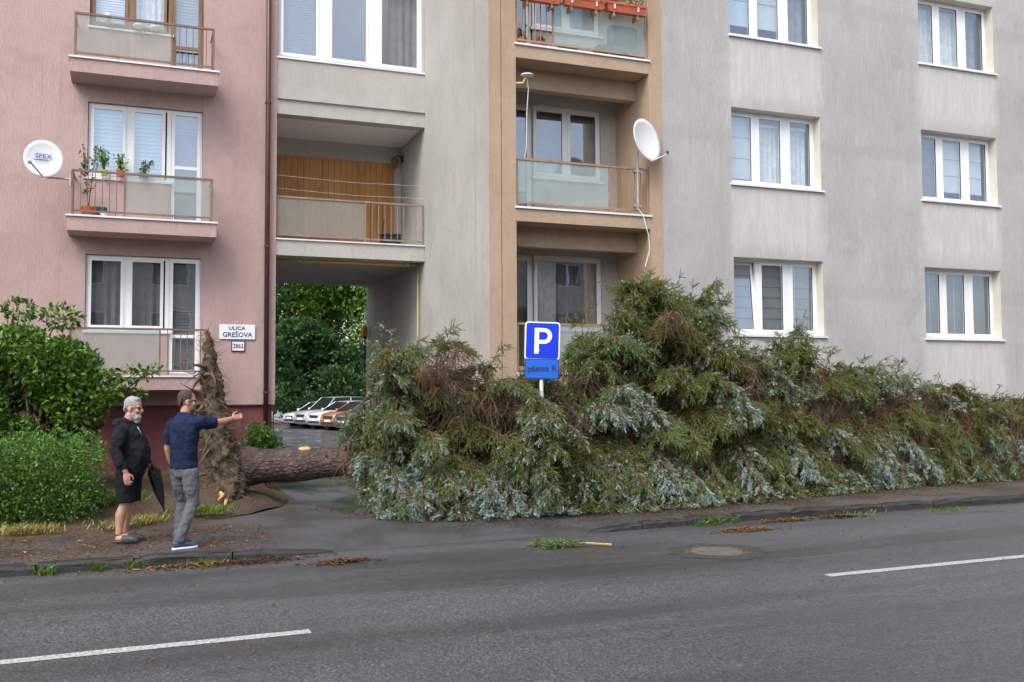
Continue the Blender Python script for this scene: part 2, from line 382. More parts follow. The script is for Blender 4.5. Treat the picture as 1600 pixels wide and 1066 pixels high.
def m_bark():
    t = NT('spruce_bark'); a = t.noise(5, 5, .65); v = t.n('ShaderNodeTexVoronoi'); v.inputs['Scale'].default_value = 22
    mp = t.n('ShaderNodeMapping'); mp.inputs['Scale'].default_value = (.55, 1, 1); t.l(t.tc.outputs['Object'], mp.inputs[0]); t.l(mp.outputs[0], v.inputs['Vector'])
    f = t.noise(40, 4, .7)
    c = t.mix(t.ramp(v.outputs['Distance'], .0, .5), (.15, .095, .08), (.045, .028, .024)); c = t.mix(t.math('MULTIPLY', t.ramp(a, .45, .7), .5), c, (.17, .12, .105))
    c = t.mix(t.math('MULTIPLY', t.ramp(f, .5, .75), .35), c, (.23, .17, .15)); t.col(c); t.rough(.8)
    t.bump(t.math('ADD', t.math('MULTIPLY', v.outputs['Distance'], -1.), t.math('MULTIPLY', f, .5)), .9, .03); return t.m
M['bark'] = m_bark()
M['twig'] = leafmat('spruce_twig_bark', [(0, (.045, .032, .026)), (.4, (.11, .072, .050)), (.7, (.235, .125, .052)), (1, (.34, .20, .08))], .75, 0)
M['needle'] = leafmat('spruce_needles', [(0, (.055, .070, .018)), (.25, (.175, .175, .036)), (.5, (.130, .190, .060)), (.72, (.17, .24, .13)), (.86, (.32, .41, .40)), (1, (.56, .65, .65))], .55, .2)
M['leafdk'] = leafmat('dark_shrub_leaves', [(0, (.030, .075, .012)), (.5, (.075, .175, .025)), (1, (.23, .36, .05))], .38, .25)
M['leaflt'] = leafmat('hedge_leaves', [(0, (.040, .095, .018)), (.5, (.095, .21, .036)), (1, (.23, .38, .08))], .45, .3)
M['leaftree'] = leafmat('tree_leaves', [(0, (.018, .048, .014)), (.5, (.034, .09, .026)), (1, (.075, .17, .04))], .5, .25)
M['leafwil'] = leafmat('hanging_leaves', [(0, (.07, .15, .015)), (.5, (.13, .26, .03)), (1, (.24, .42, .05))], .5, .3)
M['grass'] = leafmat('grass_blades', [(0, (.05, .12, .015)), (.5, (.12, .22, .03)), (.8, (.30, .26, .07)), (1, (.42, .33, .12))], .5, .3)
M['litter'] = leafmat('fallen_leaves', [(0, (.04, .022, .012)), (.4, (.12, .062, .026)), (.75, (.27, .13, .04)), (1, (.46, .29, .11))], .7, 0)
M['petal'] = leafmat('flower_petals', [(0, (.45, .02, .04)), (.5, (.45, .06, .30)), (1, (.55, .22, .50))], .5, .2)
M['woodraw'] = simple('torn_pale_wood', (.55, .33, .11), .7, .25, 14, .4, 40, (1, 1, 4))
M['paint'] = simple('worn_road_paint', (.22, .22, .22), .55, .1, 38, .3, 90, c2=(.56, .56, .55))
M['iron'] = simple('rusty_cast_iron', (.10, .075, .055), .55, .35, 9, .4, 40)
M['concrete'] = simple('cover_concrete', (.105, .10, .085), .7, .2, 9, .4, 50)
# ---------------------------------------------------------------- ground, road, pavement
KX = [-40, -1.16, 1.5, 6.67, 8.65, 13.79, 45]; KY = [9.4, 11.30, 11.45, 11.80, 11.95, 12.09, 12.9]
def kerb_y(x): return np.interp(x, KX, KY)
def vnoise(X, Y, s, seed=0):
    o = np.empty(X.shape, np.float32); it = np.nditer(X, flags=['multi_index'])
    for v in it:
        i = it.multi_index; o[i] = mnoise.fractal(Vector((float(X[i]) * s, float(Y[i]) * s, seed)), .9, 2.0, 4)
    return o
struct('ground', MB().add([(-400, -300, -.45), (400, -300, -.45), (400, 500, -.45), (-400, 500, -.45)], [(0, 1, 2, 3)]), M['soil'])
xs = np.linspace(-40, 45, 60)
V = [(x, -6.0, -.10) for x in xs] + [(x, float(kerb_y(x)) + .12, -.10) for x in xs]
struct('road', MB().add(V, [(i, i + 1, i + 61, i + 60) for i in range(59)]), M['road'])
def sst(a, b, x): t = np.clip((x - a) / (b - a), 0, 1); return t * t * (3 - 2 * t)
def pave_z(X, Y):
    d = Y - kerb_y(X); inx = sst(1.0, 2.1, X) * (1 - sst(6.0, 6.75, X))
    return -.0985 * inx * (1 - sst(.0, 1.5, d)) + .004 * np.sin(X * 3.1) * np.sin(Y * 2.7)
def sheet(name, xa, ylo, yhi, ny, zf, m):
    xa = np.asarray(xa); T = np.linspace(0, 1, ny); X = np.repeat(xa[None, :], ny, 0)
    lo = ylo(xa); hi = yhi(xa); Y = lo[None] + (hi - lo)[None] * T[:, None]; Z = zf(X, Y)
    V = np.stack([X, Y, Z], -1).reshape(-1, 3); nx = len(xa)
    i = (np.arange(nx - 1)[None] + nx * np.arange(ny - 1)[:, None]).ravel()
    return struct(name, np_mesh(name, V, np.stack([i, i + 1, i + nx + 1, i + nx], 1), True), m)
sheet('pavement', np.linspace(-40, 45, 341), lambda x: kerb_y(x) + .03, lambda x: x * 0 + 20., 30, pave_z, M['pave'])
# driveway apron from the road through the passage
def dr_lo(x): return kerb_y(x) + .03
def dr_hi(x): return np.interp(x, [1.6, 2.3, 2.7, 5.66, 5.9, 6.6], [12.4, 15.5, 19.6, 19.6, 14.0, 12.3])
sheet('driveway', np.linspace(2.62, 5.7, 31), lambda x: 14.5 + .35 * np.sin(x * 4.1) + .2 * np.sin(x * 9.7) + 1.6 * (1 - sst(2.6, 3.1, x)), lambda x: x * 0 + 19.7, 24, lambda X, Y: pave_z(X, Y) + .005, M['drive'])
sheet('courtyard', np.linspace(-40, 60, 30), lambda x: x * 0 + 19.5, lambda x: x * 0 + 110., 60, lambda X, Y: .002 - .302 * sst(22, 46, Y), M['drive'])
# soil bed in front of the pink house
def bed_lo(x): return np.interp(x, [-40, -.2, .87, 1.7, 2.25, 2.6], [13.3, 13.4, 14.25, 14.75, 15.5, 16.6])
def bed_z(X, Y):
    d = Y - bed_lo(X)
    z = -.02 + .04 * sst(0, .12, d) + .09 * sst(0, .9, d) + .22 * sst(.5, 4.5, d) + .20 * np.exp(-((X - 1.3) ** 2 + (Y - 15.6) ** 2) / .5)
    z = z * (1 - .95 * sst(2.1, 2.6, X))
    return z + vnoise(X, Y, 3.1) * .06 * sst(0, .35, d) * (1 - sst(2.3, 2.6, X))
XB = np.concatenate([np.linspace(-40, -6, 18)[:-1], np.linspace(-6, 2.6, 130)])
sheet('soil_bed', XB, bed_lo, lambda x: x * 0 + 19.32, 60, bed_z, M['soil'])
# kerb: a row of separate stones
kb = bpy.data.objects.new('kerb', None); COL.objects.link(kb); kb['kind'] = 'structure'; WM['kerb'] = Matrix.Identity(4)
kr = random.Random(3)
def kerb_stone(x0, x1, drop0=0, drop1=0):
    y0, y1 = float(kerb_y(x0)), float(kerb_y(x1)); mb = MB(); n = 5; b = []
    w = .16; ch = .022
    for i in range(n + 1):
        t = i / n; x = x0 + (x1 - x0) * t; y = y0 + (y1 - y0) * t; dz = drop0 + (drop1 - drop0) * t
        zt = .018 - dz + kr.uniform(-.016, .008); yj = kr.uniform(-.012, .012); c2 = ch + kr.uniform(0, .02)
        if i in (0, n): zt -= .014
        for (yy, zz) in ((-.01, -.16), (yj * .4, -.10 + (zt + .10) * .5), (yj, zt - c2), (yj + c2, zt), (w, zt + .002), (w, -.16)):
            b.append((x, y + yy, zz))
    f = []
    for i in range(n):
        for k in range(5): f.append((i * 6 + k, i * 6 + k + 1, (i + 1) * 6 + k + 1, (i + 1) * 6 + k)[::-1])
    f += [tuple(range(6)), tuple(n * 6 + k for k in range(5, -1, -1))]
    obj('kerb_stone', mb.add(b, f), M['kerb'], kb)
x = -9.0
while x < 2.1:
    L = kr.uniform(.75, 1.05); x2 = min(x + L, 2.35)
    if 2.35 - x2 < .3: x2 = 2.35
    kerb_stone(x + .008, x2 - .008, -float(pave_z(x, kerb_y(x) + .1)), -float(pave_z(x2, kerb_y(x2) + .1))); x = x2
x = 5.75
while x < 20:
    L = kr.uniform(.7, 1.05); kerb_stone(x + .008, x + L - .008, -float(pave_z(x, kerb_y(x) + .1)), -float(pave_z(x + L, kerb_y(x + L) + .1))); x += L
# painted centre-line dashes
def dash(xa, xb, ya, yb, label):
    mb = MB(); n = 24; V = []; dr = random.Random(int(xa * 10)); w = .065
    for i in range(n + 1):
        t = i / n; x = xa + (xb - xa) * t; y = ya + (yb - ya) * t
        V += [(x, y - w + dr.uniform(-.006, .006), -.096), (x, y + w + dr.uniform(-.006, .006), -.096)]
    o = obj('road_marking', mb.add(V, [(2 * i, 2 * i + 2, 2 * i + 3, 2 * i + 1) for i in range(n)]), M['paint'])
    tag(o, label, 'road marking', 'centre line dashes')
dash(-3.2, 1.37, 7.70, 7.83, 'white painted dash on the road at the lower left edge')
dash(6.59, 11.6, 8.14, 8.29, 'white painted dash on the road at the right edge')
# ---------------------------------------------------------------- buildings
def wall(mb, x0, x1, z0, z1, y, th, holes, back=True):
    xs = sorted({x0, x1, *[h[0] for h in holes], *[h[1] for h in holes]}); zs = sorted({z0, z1, *[h[2] for h in holes], *[h[3] for h in holes]})
    for i in range(len(xs) - 1):
        for j in range(len(zs) - 1):
            cx, cz = (xs[i] + xs[i + 1]) / 2, (zs[j] + zs[j + 1]) / 2
            if any(h[0] < cx < h[1] and h[2] < cz < h[3] for h in holes): continue
            a, b, c, d = xs[i], xs[i + 1], zs[j], zs[j + 1]
            mb.add([(a, y, c), (b, y, c), (b, y, d), (a, y, d)], [(0, 1, 2, 3)])
            if back: mb.add([(a, y + th, c), (b, y + th, c), (b, y + th, d), (a, y + th, d)], [(3, 2, 1, 0)])
    return mb
def reveals(mb, holes, y, th):
    for (a, b, c, d) in holes:
        mb.add([(a, y, c), (a, y + th, c), (a, y + th, d), (a, y, d)], [(0, 1, 2, 3)])
        mb.add([(b, y, c), (b, y + th, c), (b, y + th, d), (b, y, d)], [(3, 2, 1, 0)])
        mb.add([(a, y, d), (b, y, d), (b, y + th, d), (a, y + th, d)], [(0, 3, 2, 1)])
        mb.add([(a, y, c), (b, y, c), (b, y + th, c), (a, y + th, c)], [(0, 1, 2, 3)])
    return mb
def curtain_mb(x0, x1, z0, z1, y, amp=.025, per=.11):
    mb = MB(); n = max(8, int((x1 - x0) / per * 6)); V = []
    for i in range(n + 1):
        x = x0 + (x1 - x0) * i / n; a = amp * math.sin(x / per * 6.283) * (1 + .4 * math.sin(x * 17))
        V += [(x, y + a * .6, z1), (x + .01 * math.sin(x * 9), y + a, z0)]
    return mb.add(V, [(2 * i, 2 * i + 1, 2 * i + 3, 2 * i + 2) for i in range(n)])
def blind_mb(x0, x1, z0, z1, y, pitch=.05, gap=.004):
    mb = MB(); z = z1
    while z - pitch > z0:
        mb.add([(x0, y, z - gap), (x1, y, z - gap), (x1, y - .012, z - pitch), (x0, y - .012, z - pitch)], [(0, 1, 2, 3)]); z -= pitch
    return mb
def sash_part(win, x0, x1, z0, z1, y, fm, w=.055, tilt=0, midrail=None, glass='glass'):
    mb = MB().ring(x0, x1, z0, z1, y, y + .05, w)
    if midrail: mb.box(x0 + w, x1 - w, y + .003, y + .047, midrail - .03, midrail + .03)
    s = obj('sash', mb, fm, win)
    panes = [(z0 + w, z1 - w)] if not midrail else [(z0 + w, midrail - .03), (midrail + .03, z1 - w)]
    ps = []
    for a, b in panes:
        ps.append(obj('pane', MB().add([(x0 + w - .004, y + .02, a - .004), (x1 - w + .004, y + .02, a - .004), (x1 - w + .004, y + .02, b + .004), (x0 + w - .004, y + .02, b + .004)], [(0, 1, 2, 3)]), M[glass], win))
    mb2 = MB().ring(x0 + w - .012, x1 - w + .012, z0 + w - .012, z1 - w + .012, y + .006, y + .03, .012)
    ps.append(obj('gasket', mb2, M['black'], win))
    if tilt:
        piv = Vector((x0, y + .04, z0)); T = Matrix.Translation(piv) @ Matrix.Rotation(-tilt, 4, 'X') @ Matrix.Translation(-piv)
        for o in [s] + ps: o.data.transform(T)
def window(bld, x0, x1, z0, z1, y, cuts, fm, sill=True, sillm='whitemetal', fill=(), outer=.045, silld=.2, tilt=None, name='window', door=None, glass='glass', reach=.045):
    """cuts: list of (xa, xb) sashes; door=(xa, xb, z0) a door leaf going lower"""
    mb = MB().ring(x0, x1, z0, z1, y, y + .07, outer)
    for (a, b), (c, d) in zip(cuts[:-1], cuts[1:]): mb.box(b - .002, c + .002, y + .003, y + .067, z0 + outer, z1 - outer)
    w = obj(name, mb, fm, bld)
    for i, (a, b) in enumerate(cuts): sash_part(w, a, b, z0 + outer - .004, z1 - outer + .004, y - .012, fm, tilt=tilt if (tilt and i == 0) else 0, glass=glass)
    if sill:
        sb = MB(); yo = y - silld - reach
        sb.add([(x0 - .04, yo, z0 - .012), (x1 + .05, yo, z0 - .012), (x1 + .05, y + .01, z0 + .02), (x0 - .04, y + .01, z0 + .02),
                (x0 - .04, yo, z0 - .05), (x1 + .05, yo, z0 - .05), (x1 + .05, y + .01, z0 - .03), (x0 - .04, y + .01, z0 - .03)],
               [(0, 1, 2, 3), (4, 7, 6, 5), (0, 4, 5, 1), (1, 5, 6, 2), (3, 7, 4, 0)])
        obj('sill', sb, M[sillm], w)
    for f in fill:
        k, a, b, c, d = f[:5]
        if k == 'net': obj('curtain', curtain_mb(a, b, c, d, y + .17), M['curtain'], w, True)
        if k == 'dim': obj('curtain', curtain_mb(a, b, c, d, y + .19, .035, .16), M['curtaindk'], w, True)
        if k in ('blind', 'blinddk', 'blue_blind_and_reflection'): obj('blind', blind_mb(a, b, c, d, y + .10, f[5] if len(f) > 5 else .05), M[k], w)
        if k == 'rod': obj('curtain', MB().box(a, b, y + .12, y + .15, c, d), M['curtain'], w)
        if k == 'wand': obj('cord', MB().tube([(a, y + .09, c), (b, y + .09, d)], .004, 4), M['white'], w)
    return w
# ----- pink house
pink = empty('pink_apartment_building', (-4, 19.28, 0), 'pink stucco apartment building with maroon plinth and three balconies', 'building')
FL = [2.08, 4.88, 7.68]                     # balcony floor levels
PY = 19.28
holes = []
for k in range(4):
    zf = 2.08 + 2.8 * k
    holes += [(-.71, .70, zf + .82, zf + 2.21), (.70, 1.29, zf + .02, zf + 2.21)]
mb = MB(); wall(mb, -26, 2.67, 1.54, 14.5, PY, .30, holes)
for k in range(4):
    zf = 2.08 + 2.8 * k; a, b, c, d, e = -.71, 1.29, zf + .82, zf + 2.21, .70
    for q in ([(a, c), (a, d)], [(a, d), (b, d)], [(b, d), (b, zf + .02)], [(b, zf + .02), (e, zf + .02)], [(e, zf + .02), (e, c)], [(e, c), (a, c)]):
        (xa, za), (xb, zb) = q
        mb.add([(xa, PY, za), (xb, PY, zb), (xb, PY + .3, zb), (xa, PY + .3, za)], [(0, 1, 2, 3)])
mb.add([(2.67, PY, 1.54), (2.67, 25, 1.54), (2.67, 25, 14.5), (2.67, PY, 14.5)], [(0, 1, 2, 3)])
mb.add([(-26, PY, 1.54), (2.67, PY, 1.54), (2.67, PY + .05, 1.54), (-26, PY + .05, 1.54)], [(0, 3, 2, 1)])
mb.add([(-26, 25, 0), (2.67, 25, 0), (2.67, 25, 14.5), (-26, 25, 14.5)], [(3, 2, 1, 0)])
mb.add([(-26, PY, 0), (-26, 25, 0), (-26, 25, 14.5), (-26, PY, 14.5)], [(3, 2, 1, 0)])
obj('wall', mb, M['pink'], pink)
obj('plinth', MB().box(-25.9, 2.62, PY + .045, 24.9, -.1, 1.56), M['plinth'], pink)
obj('plinth_flashing', MB().box(-26, 2.68, PY - .012, PY + .05, 1.52, 1.54), M['pipe'], pink)
obj('roof', MB().box(-26.3, 2.69, PY - .35, 25.3, 14.5, 14.75), M['gplinth'], pink)
rm = MB()
for k in range(5): rm.box(-25.8, 2.5, PY + .32, 24.8, 1.9 + 2.8 * k - .1, 1.9 + 2.8 * k + .1)
rm.box(-25.8, 2.5, 22.6, 22.7, 1.9, 14.4)
rm.box(-1.4, -1.3, PY + .32, 22.6, 1.9, 14.4); rm.box(1.7, 1.8, PY + .32, 22.6, 1.9, 14.4)
obj('room_partitions', rm, M['interior'], pink)
def balcony(bld, x0, x1, yf, yw, zt, thick, split, left_panel, rm_, slabm, frost, flash='whitemetal', ht=.80, nb=6, sides=True, insx=.06):
    s = MB()
    s.box(x0, x1, yf, yw, zt - thick, zt - .035)
    b = obj('balcony', s, M[slabm], bld)
    obj('flashing', MB().box(x0 - .025, x1 + .025, yf - .03, yw, zt - .033, zt), M[flash], b)
    a, c, y = x0 + insx, x1 - insx, yf + .05; zr = zt + .06; z1 = zt + ht
    fr = MB().box(a, c, y - .02, y + .02, z1 - .035, z1); fr.box(a, c, y - .015, y + .015, zr, zr + .03)
    for q in (a, c - .03, split - .02): fr.box(q, q + .03, y - .014, y + .016, zt, z1 - .036)
    for q in (a + (c - a) * .3, a + (c - a) * .7): fr.box(q, q + .02, y - .01, y + .01, zt, zr)
    if sides:
        for q in (a, c - .03): fr.box(q, q + .03, y + .021, yw, z1 - .034, z1 - .002); fr.box(q, q + .03, y + .021, yw, zr, zr + .03)
    obj('railing', fr, M[rm_], b)
    pa, pb = (a + .03, split - .02) if left_panel else (split + .012, c - .03)
    obj('frosted_panel', MB().box(pa, pb, y - .004, y + .004, zr + .03, z1 - .035), M[frost], b)
    ba, bb = (split + .01, c - .03) if left_panel else (a + .03, split - .02)
    n = max(3, round((bb - ba) / .118))
    for i in range(1, n):
        xx = ba + (bb - ba) * i / n
        obj('bar', MB().box(xx - .007, xx + .007, y - .007, y + .007, zr + .028, z1 - .034), M[rm_], b)
    if sides:
        for q in (a + .015, c - .015):
            for i in range(1, 5):
                yy = y + (yw - y) * i / 5; obj('bar', MB().box(q - .007, q + .007, yy - .007, yy + .007, zr + .028, z1 - .033), M[rm_], b)
    return b
PB = (18.56, 19.28)
balcony(pink, -.99, 1.50, *PB, FL[2], .28, .70, True, 'rail', 'pink', 'frost', ht=.80)
balcony(pink, -.99, 1.50, *PB, FL[1], .28, -.06, False, 'rail', 'pink', 'frost', ht=.80)
balcony(pink, -.99, 1.45, *PB, FL[0], .26, .56, True, 'rail', 'pink', 'frost', ht=.84)
def pink_window(k, fm, fills, doorfills, midrail, sill=True):
    zf = FL[k] if k < 3 else FL[2] + 2.8 * (k - 2); y = PY + .07
    window(pink, -.70, .70, zf + .83, zf + 2.20, y, [(-.665, -.06), (.03, .625)], fm, sill=True, fill=fills, silld=.07, reach=.03)
    mb = MB().ring(.70, 1.285, zf + .025, zf + 2.20, y, y + .07, .03)
    d = obj('balcony_door', mb, fm, pink)
    sash_part(d, .735, 1.255, zf + .05, zf + 2.175, y - .012, fm, w=.06, midrail=midrail)
    for f in doorfills:
        if f[0] == 'dim': obj('curtain', curtain_mb(f[1], f[2], f[3], f[4], y + .2, .03, .14), M['curtaindk'], d, True)
        else: obj('blind', blind_mb(f[1], f[2], f[3], f[4], y + .1, f[5] if len(f) > 5 else .05), M[f[0]], d)
z = FL[0]; pink_window(0, M['white'], [('dim', -.65, .62, z + .8, z + 2.1)], [('blinddk', .76, 1.24, z + .1, z + 2.1, .06)], z + .74)
z = FL[1]; pink_window(1, M['white'], [('blue_blind_and_reflection', -.64, -.08, z + .85, z + 2.13, .075), ('blue_blind_and_reflection', .05, .60, z + .85, z + 2.13, .075)], [('blinddk', .76, 1.24, z + .1, z + 2.13, .06)], z + 1.12)
z = FL[2]; pink_window(2, M['wood'], [('blind', -.64, -.08, z + .85, z + 2.13, .05), ('net', .05, .60, z + .85, z + 2.13)], [('blinddk', .76, 1.24, z + .1, z + 2.13, .06)], z + .62)
# downpipe on the corner
dp = obj('downpipe', MB().tube([(2.49, 19.19, -.05), (2.49, 19.19, 14.4)], .048, 12), M['pipe'], pink, True)
for zz in (1.75, 4.55, 7.35): obj('pipe_bracket', MB().tube([(2.49, 19.19, zz), (2.49, 19.19, zz + .035)], .062, 12).box(2.475, 2.505, 19.19, 19.28, zz, zz + .03), M['pipe'], dp)
obj('lightning_conductor', MB().tube([(2.60, 19.26, 0), (2.60, 19.26, 1.5)], .012, 6).tube([(2.64, 19.26, 0), (2.64, 19.26, 1.5)], .012, 6), M['pipe'], pink)
# ----- grey house: street block, link over the passage
grey = empty('grey_apartment_building', (10, 15.25, 0), 'grey stucco apartment building with ochre loggias and a drive-through passage', 'building')
GY = 15.25
gh = []
for (a, b) in GC:
    for k in range(4): gh.append((a, b, 2.80 + 2.8 * k, 4.22 + 2.8 * k))
mb = MB(); wall(mb, 8.91, 30, 1.58, 14.5, GY, .30, gh)
mb.add([(30, GY, 0), (30, 24.54, 0), (30, 24.54, 14.5), (30, GY, 14.5)], [(0, 1, 2, 3)])
mb.add([(5.67, 24.54, 0), (30, 24.54, 0), (30, 24.54, 14.5), (5.67, 24.54, 14.5)], [(3, 2, 1, 0)])
obj('wall', mb, M['grey'], grey)
for h in gh:
    c = GY + .004
    rv = MB(); reveals(rv, [(h[0] + .001, h[1] - .001, h[2] + .001, h[3] - .001)], GY + .002, .29); obj('reveal', rv, M['cream'], grey)
obj('plinth', MB().box(8.93, 29.9, GY + .05, GY + .35, -.1, 1.59), M['gplinth'], grey)
obj('plinth_flashing', MB().box(8.95, 30, GY - .01, GY + .05, 1.565, 1.58), M['whitemetal'], grey)
mb = MB(); mb.add([(5.67, GY + .001, 0), (5.67, 24.54, 0), (5.67, 24.54, 14.5), (5.67, GY + .001, 14.5)], [(3, 2, 1, 0)])
obj('side_wall', mb, M['link'], grey)
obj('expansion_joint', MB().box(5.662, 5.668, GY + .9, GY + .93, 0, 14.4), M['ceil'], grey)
rm = MB()
for k in range(5): rm.box(8.95, 29.8, GY + .32, 24.4, 1.9 + 2.8 * k - .1, 1.9 + 2.8 * k + .1)
rm.box(5.75, 29.8, 20.0, 20.1, 1.9, 14.4)
for q in (9.2, 13.4, 17.6): rm.box(q, q + .1, GY + .32, 20, 1.9, 14.4)
obj('room_partitions', rm, M['interior'], grey)
obj('roof', MB().box(5.3, 30.3, GY - .35, 24.9, 14.5, 14.75), M['gplinth'], grey)
gw = {(0, 0): [('blinddk', 10.45, 11.0, 2.85, 4.12, .2), ('blinddk', 11.05, 11.7, 2.85, 4.12, .2), ('blinddk', 11.75, 12.3, 2.85, 4.12, .2), ('wand', 11.2, 11.2, 2.9, 4.1), ('wand', 11.95, 11.95, 2.9, 4.1)],
      (0, 1): [('blind', 10.45, 11.0, 5.65, 6.95, .4), ('net', 11.05, 12.3, 5.65, 6.85), ('rod', 11.05, 12.3, 6.80, 6.86)],
      (0, 2): [('blue_blind_and_reflection', 10.45, 10.98, 8.45, 9.7, .5), ('blind', 11.05, 11.65, 8.45, 9.7, .5), ('dim', 11.7, 12.3, 8.45, 9.7)],  # left pane: pale blue sheet stands in for the sky's reflection
      (1, 0): [('blinddk', 14.95, 16.8, 2.85, 4.12, .03), ('wand', 15.3, 15.3, 2.9, 4.1), ('wand', 15.95, 15.95, 2.9, 4.1)],
      (1, 1): [('blinddk', 14.95, 15.5, 5.65, 6.9, .03), ('blind', 15.55, 16.8, 5.65, 6.9, .35)],
      (1, 2): [('net', 14.95, 16.3, 8.45, 9.7), ('dim', 16.3, 16.85, 8.45, 9.7)], (0, 3): [], (1, 3): []}
for ci, (a, b) in enumerate(GC):
    for k in range(4):
        w_ = b - a; q = [(a + .045, a + .045 + w_ * .285), (a + w_ * .345, a + w_ * .635), (a + w_ * .695, b - .045)]
        window(grey, a, b, 2.80 + 2.8 * k, 4.22 + 2.8 * k, GY + .21, q, M['white'], fill=gw[(ci, k)], silld=.21, tilt=R(5) if (ci, k) == (0, 0) else None, outer=.05)
# ochre loggia stack
X0, X1, XP0, XP1 = 5.67, 8.91, 6.08, 8.64
LY, BY = 15.74, 16.54
for nm, a, b in (('pier', X0 + .15, XP0), ('pier', XP1, X1)):
    obj(nm, MB().box(a, b, GY - .004, BY, 0, 14.45), M['brown'], grey)
obj('pier', MB().box(X0 - .004, X0 + .135, GY - .008, GY + .2, 0, 14.45), M['brown'], grey)
obj('pier', MB().box(X0 + .134, X0 + .151, GY + .014, GY + .2, 0, 14.45), M['brown'], grey)
for k in range(-1, 4):
    zt = 2.08 + 2.8 * k + 2.8
    obj('loggia_beam', MB().box(XP0, XP1, LY, LY + .2, zt - .60, zt - .254), M['brown'], grey)
    obj('loggia_floor', MB().box(XP0, XP1, GY + .45, BY, zt - .25, zt - .04), M['brown'], grey)
lh = []
for k in range(4):
    zf = 2.08 + 2.8 * k; lh += [(6.22, 6.93, zf + .03, zf + 2.18), (6.93, 8.33, zf + .84, zf + 2.18)]
mb = MB(); wall(mb, XP0, XP1, 0, 14.4, BY, .3, lh); reveals(mb, [(a + .001, b - .001, c + .001, d - .001) for a, b, c, d in lh if a > 6.5], BY, .15)
obj('loggia_back_wall', mb, M['link'], grey)
for k in range(4):
    zf = 2.08 + 2.8 * k
    cuts = [(6.97, 7.60), (7.66, 8.29)] if k else [(6.97, 8.29)]
    fl = [('dim', 6.98, 8.28, zf + .86, zf + 2.1)] if k else [('dim', 7.5, 8.28, zf + .86, zf + 2.1), ('net', 7.0, 7.5, zf + .86, zf + 2.1)]
    window(grey, 6.93, 8.33, zf + .84, zf + 2.18, BY + .06, cuts, M['white'], fill=fl, silld=.06)
    d = obj('balcony_door', MB().ring(6.22, 6.93, zf + .03, zf + 2.18, BY + .06, BY + .13, .04), M['white'], grey)
    sash_part(d, 6.26, 6.89, zf + .07, zf + 2.14, BY + .045, M['white'], w=.07)
    obj('curtain', curtain_mb(6.3, 6.88, zf + .1, zf + 2.1, BY + .25, .03, .14), M['curtaindk'], d, True)
balcony(grey, XP0, XP1, GY - .012, GY + .449, 7.68, .25, 6.80, False, 'rail2', 'brown', 'frostb', ht=.84, sides=False, insx=.012)
balcony(grey, XP0, XP1, GY - .012, GY + .449, 4.88, .25, 7.86, True, 'rail2', 'brown', 'frostb', ht=.84, sides=False, insx=.012)
balcony(grey, XP0, XP1, GY - .012, GY + .449, 2.08, .25, 6.80, False, 'rail2', 'brown', 'frostb', ht=.84, sides=False, insx=.012)
obj('parapet_base', MB().box(XP0, XP1, GY + .06, GY + .2, 0, 1.829), M['brown'], grey)
# link above the passage
CY = 19.30
mb = MB(); wall(mb, 2.67, 5.668, 7.21, 14.5, CY, .3, [(2.70, 5.62, 8.36, 10.2), (2.70, 5.62, 11.2, 13.0)])
reveals(mb, [(2.701, 5.619, 8.361, 10.199)], CY, .1)
mb.add([(2.67, CY, 7.21), (5.668, CY, 7.21), (5.668, CY + .3, 7.21), (2.67, CY + .3, 7.21)], [(0, 3, 2, 1)])
lk = obj('link_wall', mb, M['link'], grey); obj('slab_edge', MB().box(2.671, 5.667, CY, CY + .25, 4.43, 4.73), M['link'], grey)
obj('ledge', MB().box(2.68, 5.664, CY - .045, CY, 7.50, 7.535), M['link'], lk)
window(grey, 2.70, 5.62, 8.36, 10.2, CY + .07, [(2.74, 3.49), (3.70, 4.50), (4.72, 5.57)], M['white'], fill=[('blinddk', 2.76, 3.5, 8.4, 10.1, .05), ('dim', 4.95, 5.56, 8.4, 10.1)], silld=.07, reach=.03)
obj('loggia_ceiling', MB().box(2.672, 5.666, CY + .301, 21.2, 7.22, 7.34), M['white'], grey)
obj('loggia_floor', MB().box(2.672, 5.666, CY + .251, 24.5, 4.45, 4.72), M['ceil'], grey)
obj('loggia_back_wall', MB().box(2.672, 5.666, 21.16, 24.5, 4.721, 14.4), M['link'], grey)
nb = 21
for i in range(nb):                                  # pine boards of the loggia lining
    a = 2.70 + (5.50 - 2.70) * i / nb; b = 2.70 + (5.50 - 2.70) * (i + 1) / nb
    obj('board', MB().box(a + .004, b - .004, 21.135 - .003 * (i % 2), 21.158, 4.74, 6.84), M['pine'], grey)
obj('board_backing', MB().box(2.69, 5.5, 21.15, 21.159, 4.73, 6.83), M['wood'], grey)
# link railing
fr = MB(); y = CY + .04
fr.box(2.68, 5.66, y - .02, y + .02, 5.565, 5.60); fr.box(2.68, 5.66, y - .015, y + .015, 4.82, 4.85)
for q in (4.42, 5.625): fr.box(q, q + .03, y - .014, y + .016, 4.76, 5.564)
lb = obj('railing', fr, M['railg'], grey)
obj('flashing', MB().box(2.672, 5.664, CY - .035, CY + .2, 4.732, 4.76), M['whitemetal'], lb)
obj('frosted_panel', MB().box(2.69, 4.415, y - .004, y + .004, 4.85, 5.565), M['frost'], lb)
for i in range(1, 9):
    xx = 4.45 + (5.625 - 4.45) * i / 9; obj('bar', MB().box(xx - .007, xx + .007, y - .007, y + .007, 4.848, 5.566), M['railg'], lb)
for zz in (5.72, 5.98): obj('clothes_line', MB().tube([(2.7, CY + .12, zz + .04), (4.2, CY + .12, zz), (5.66, CY + .12, zz + .03)], .002, 4), M['white'], lb)
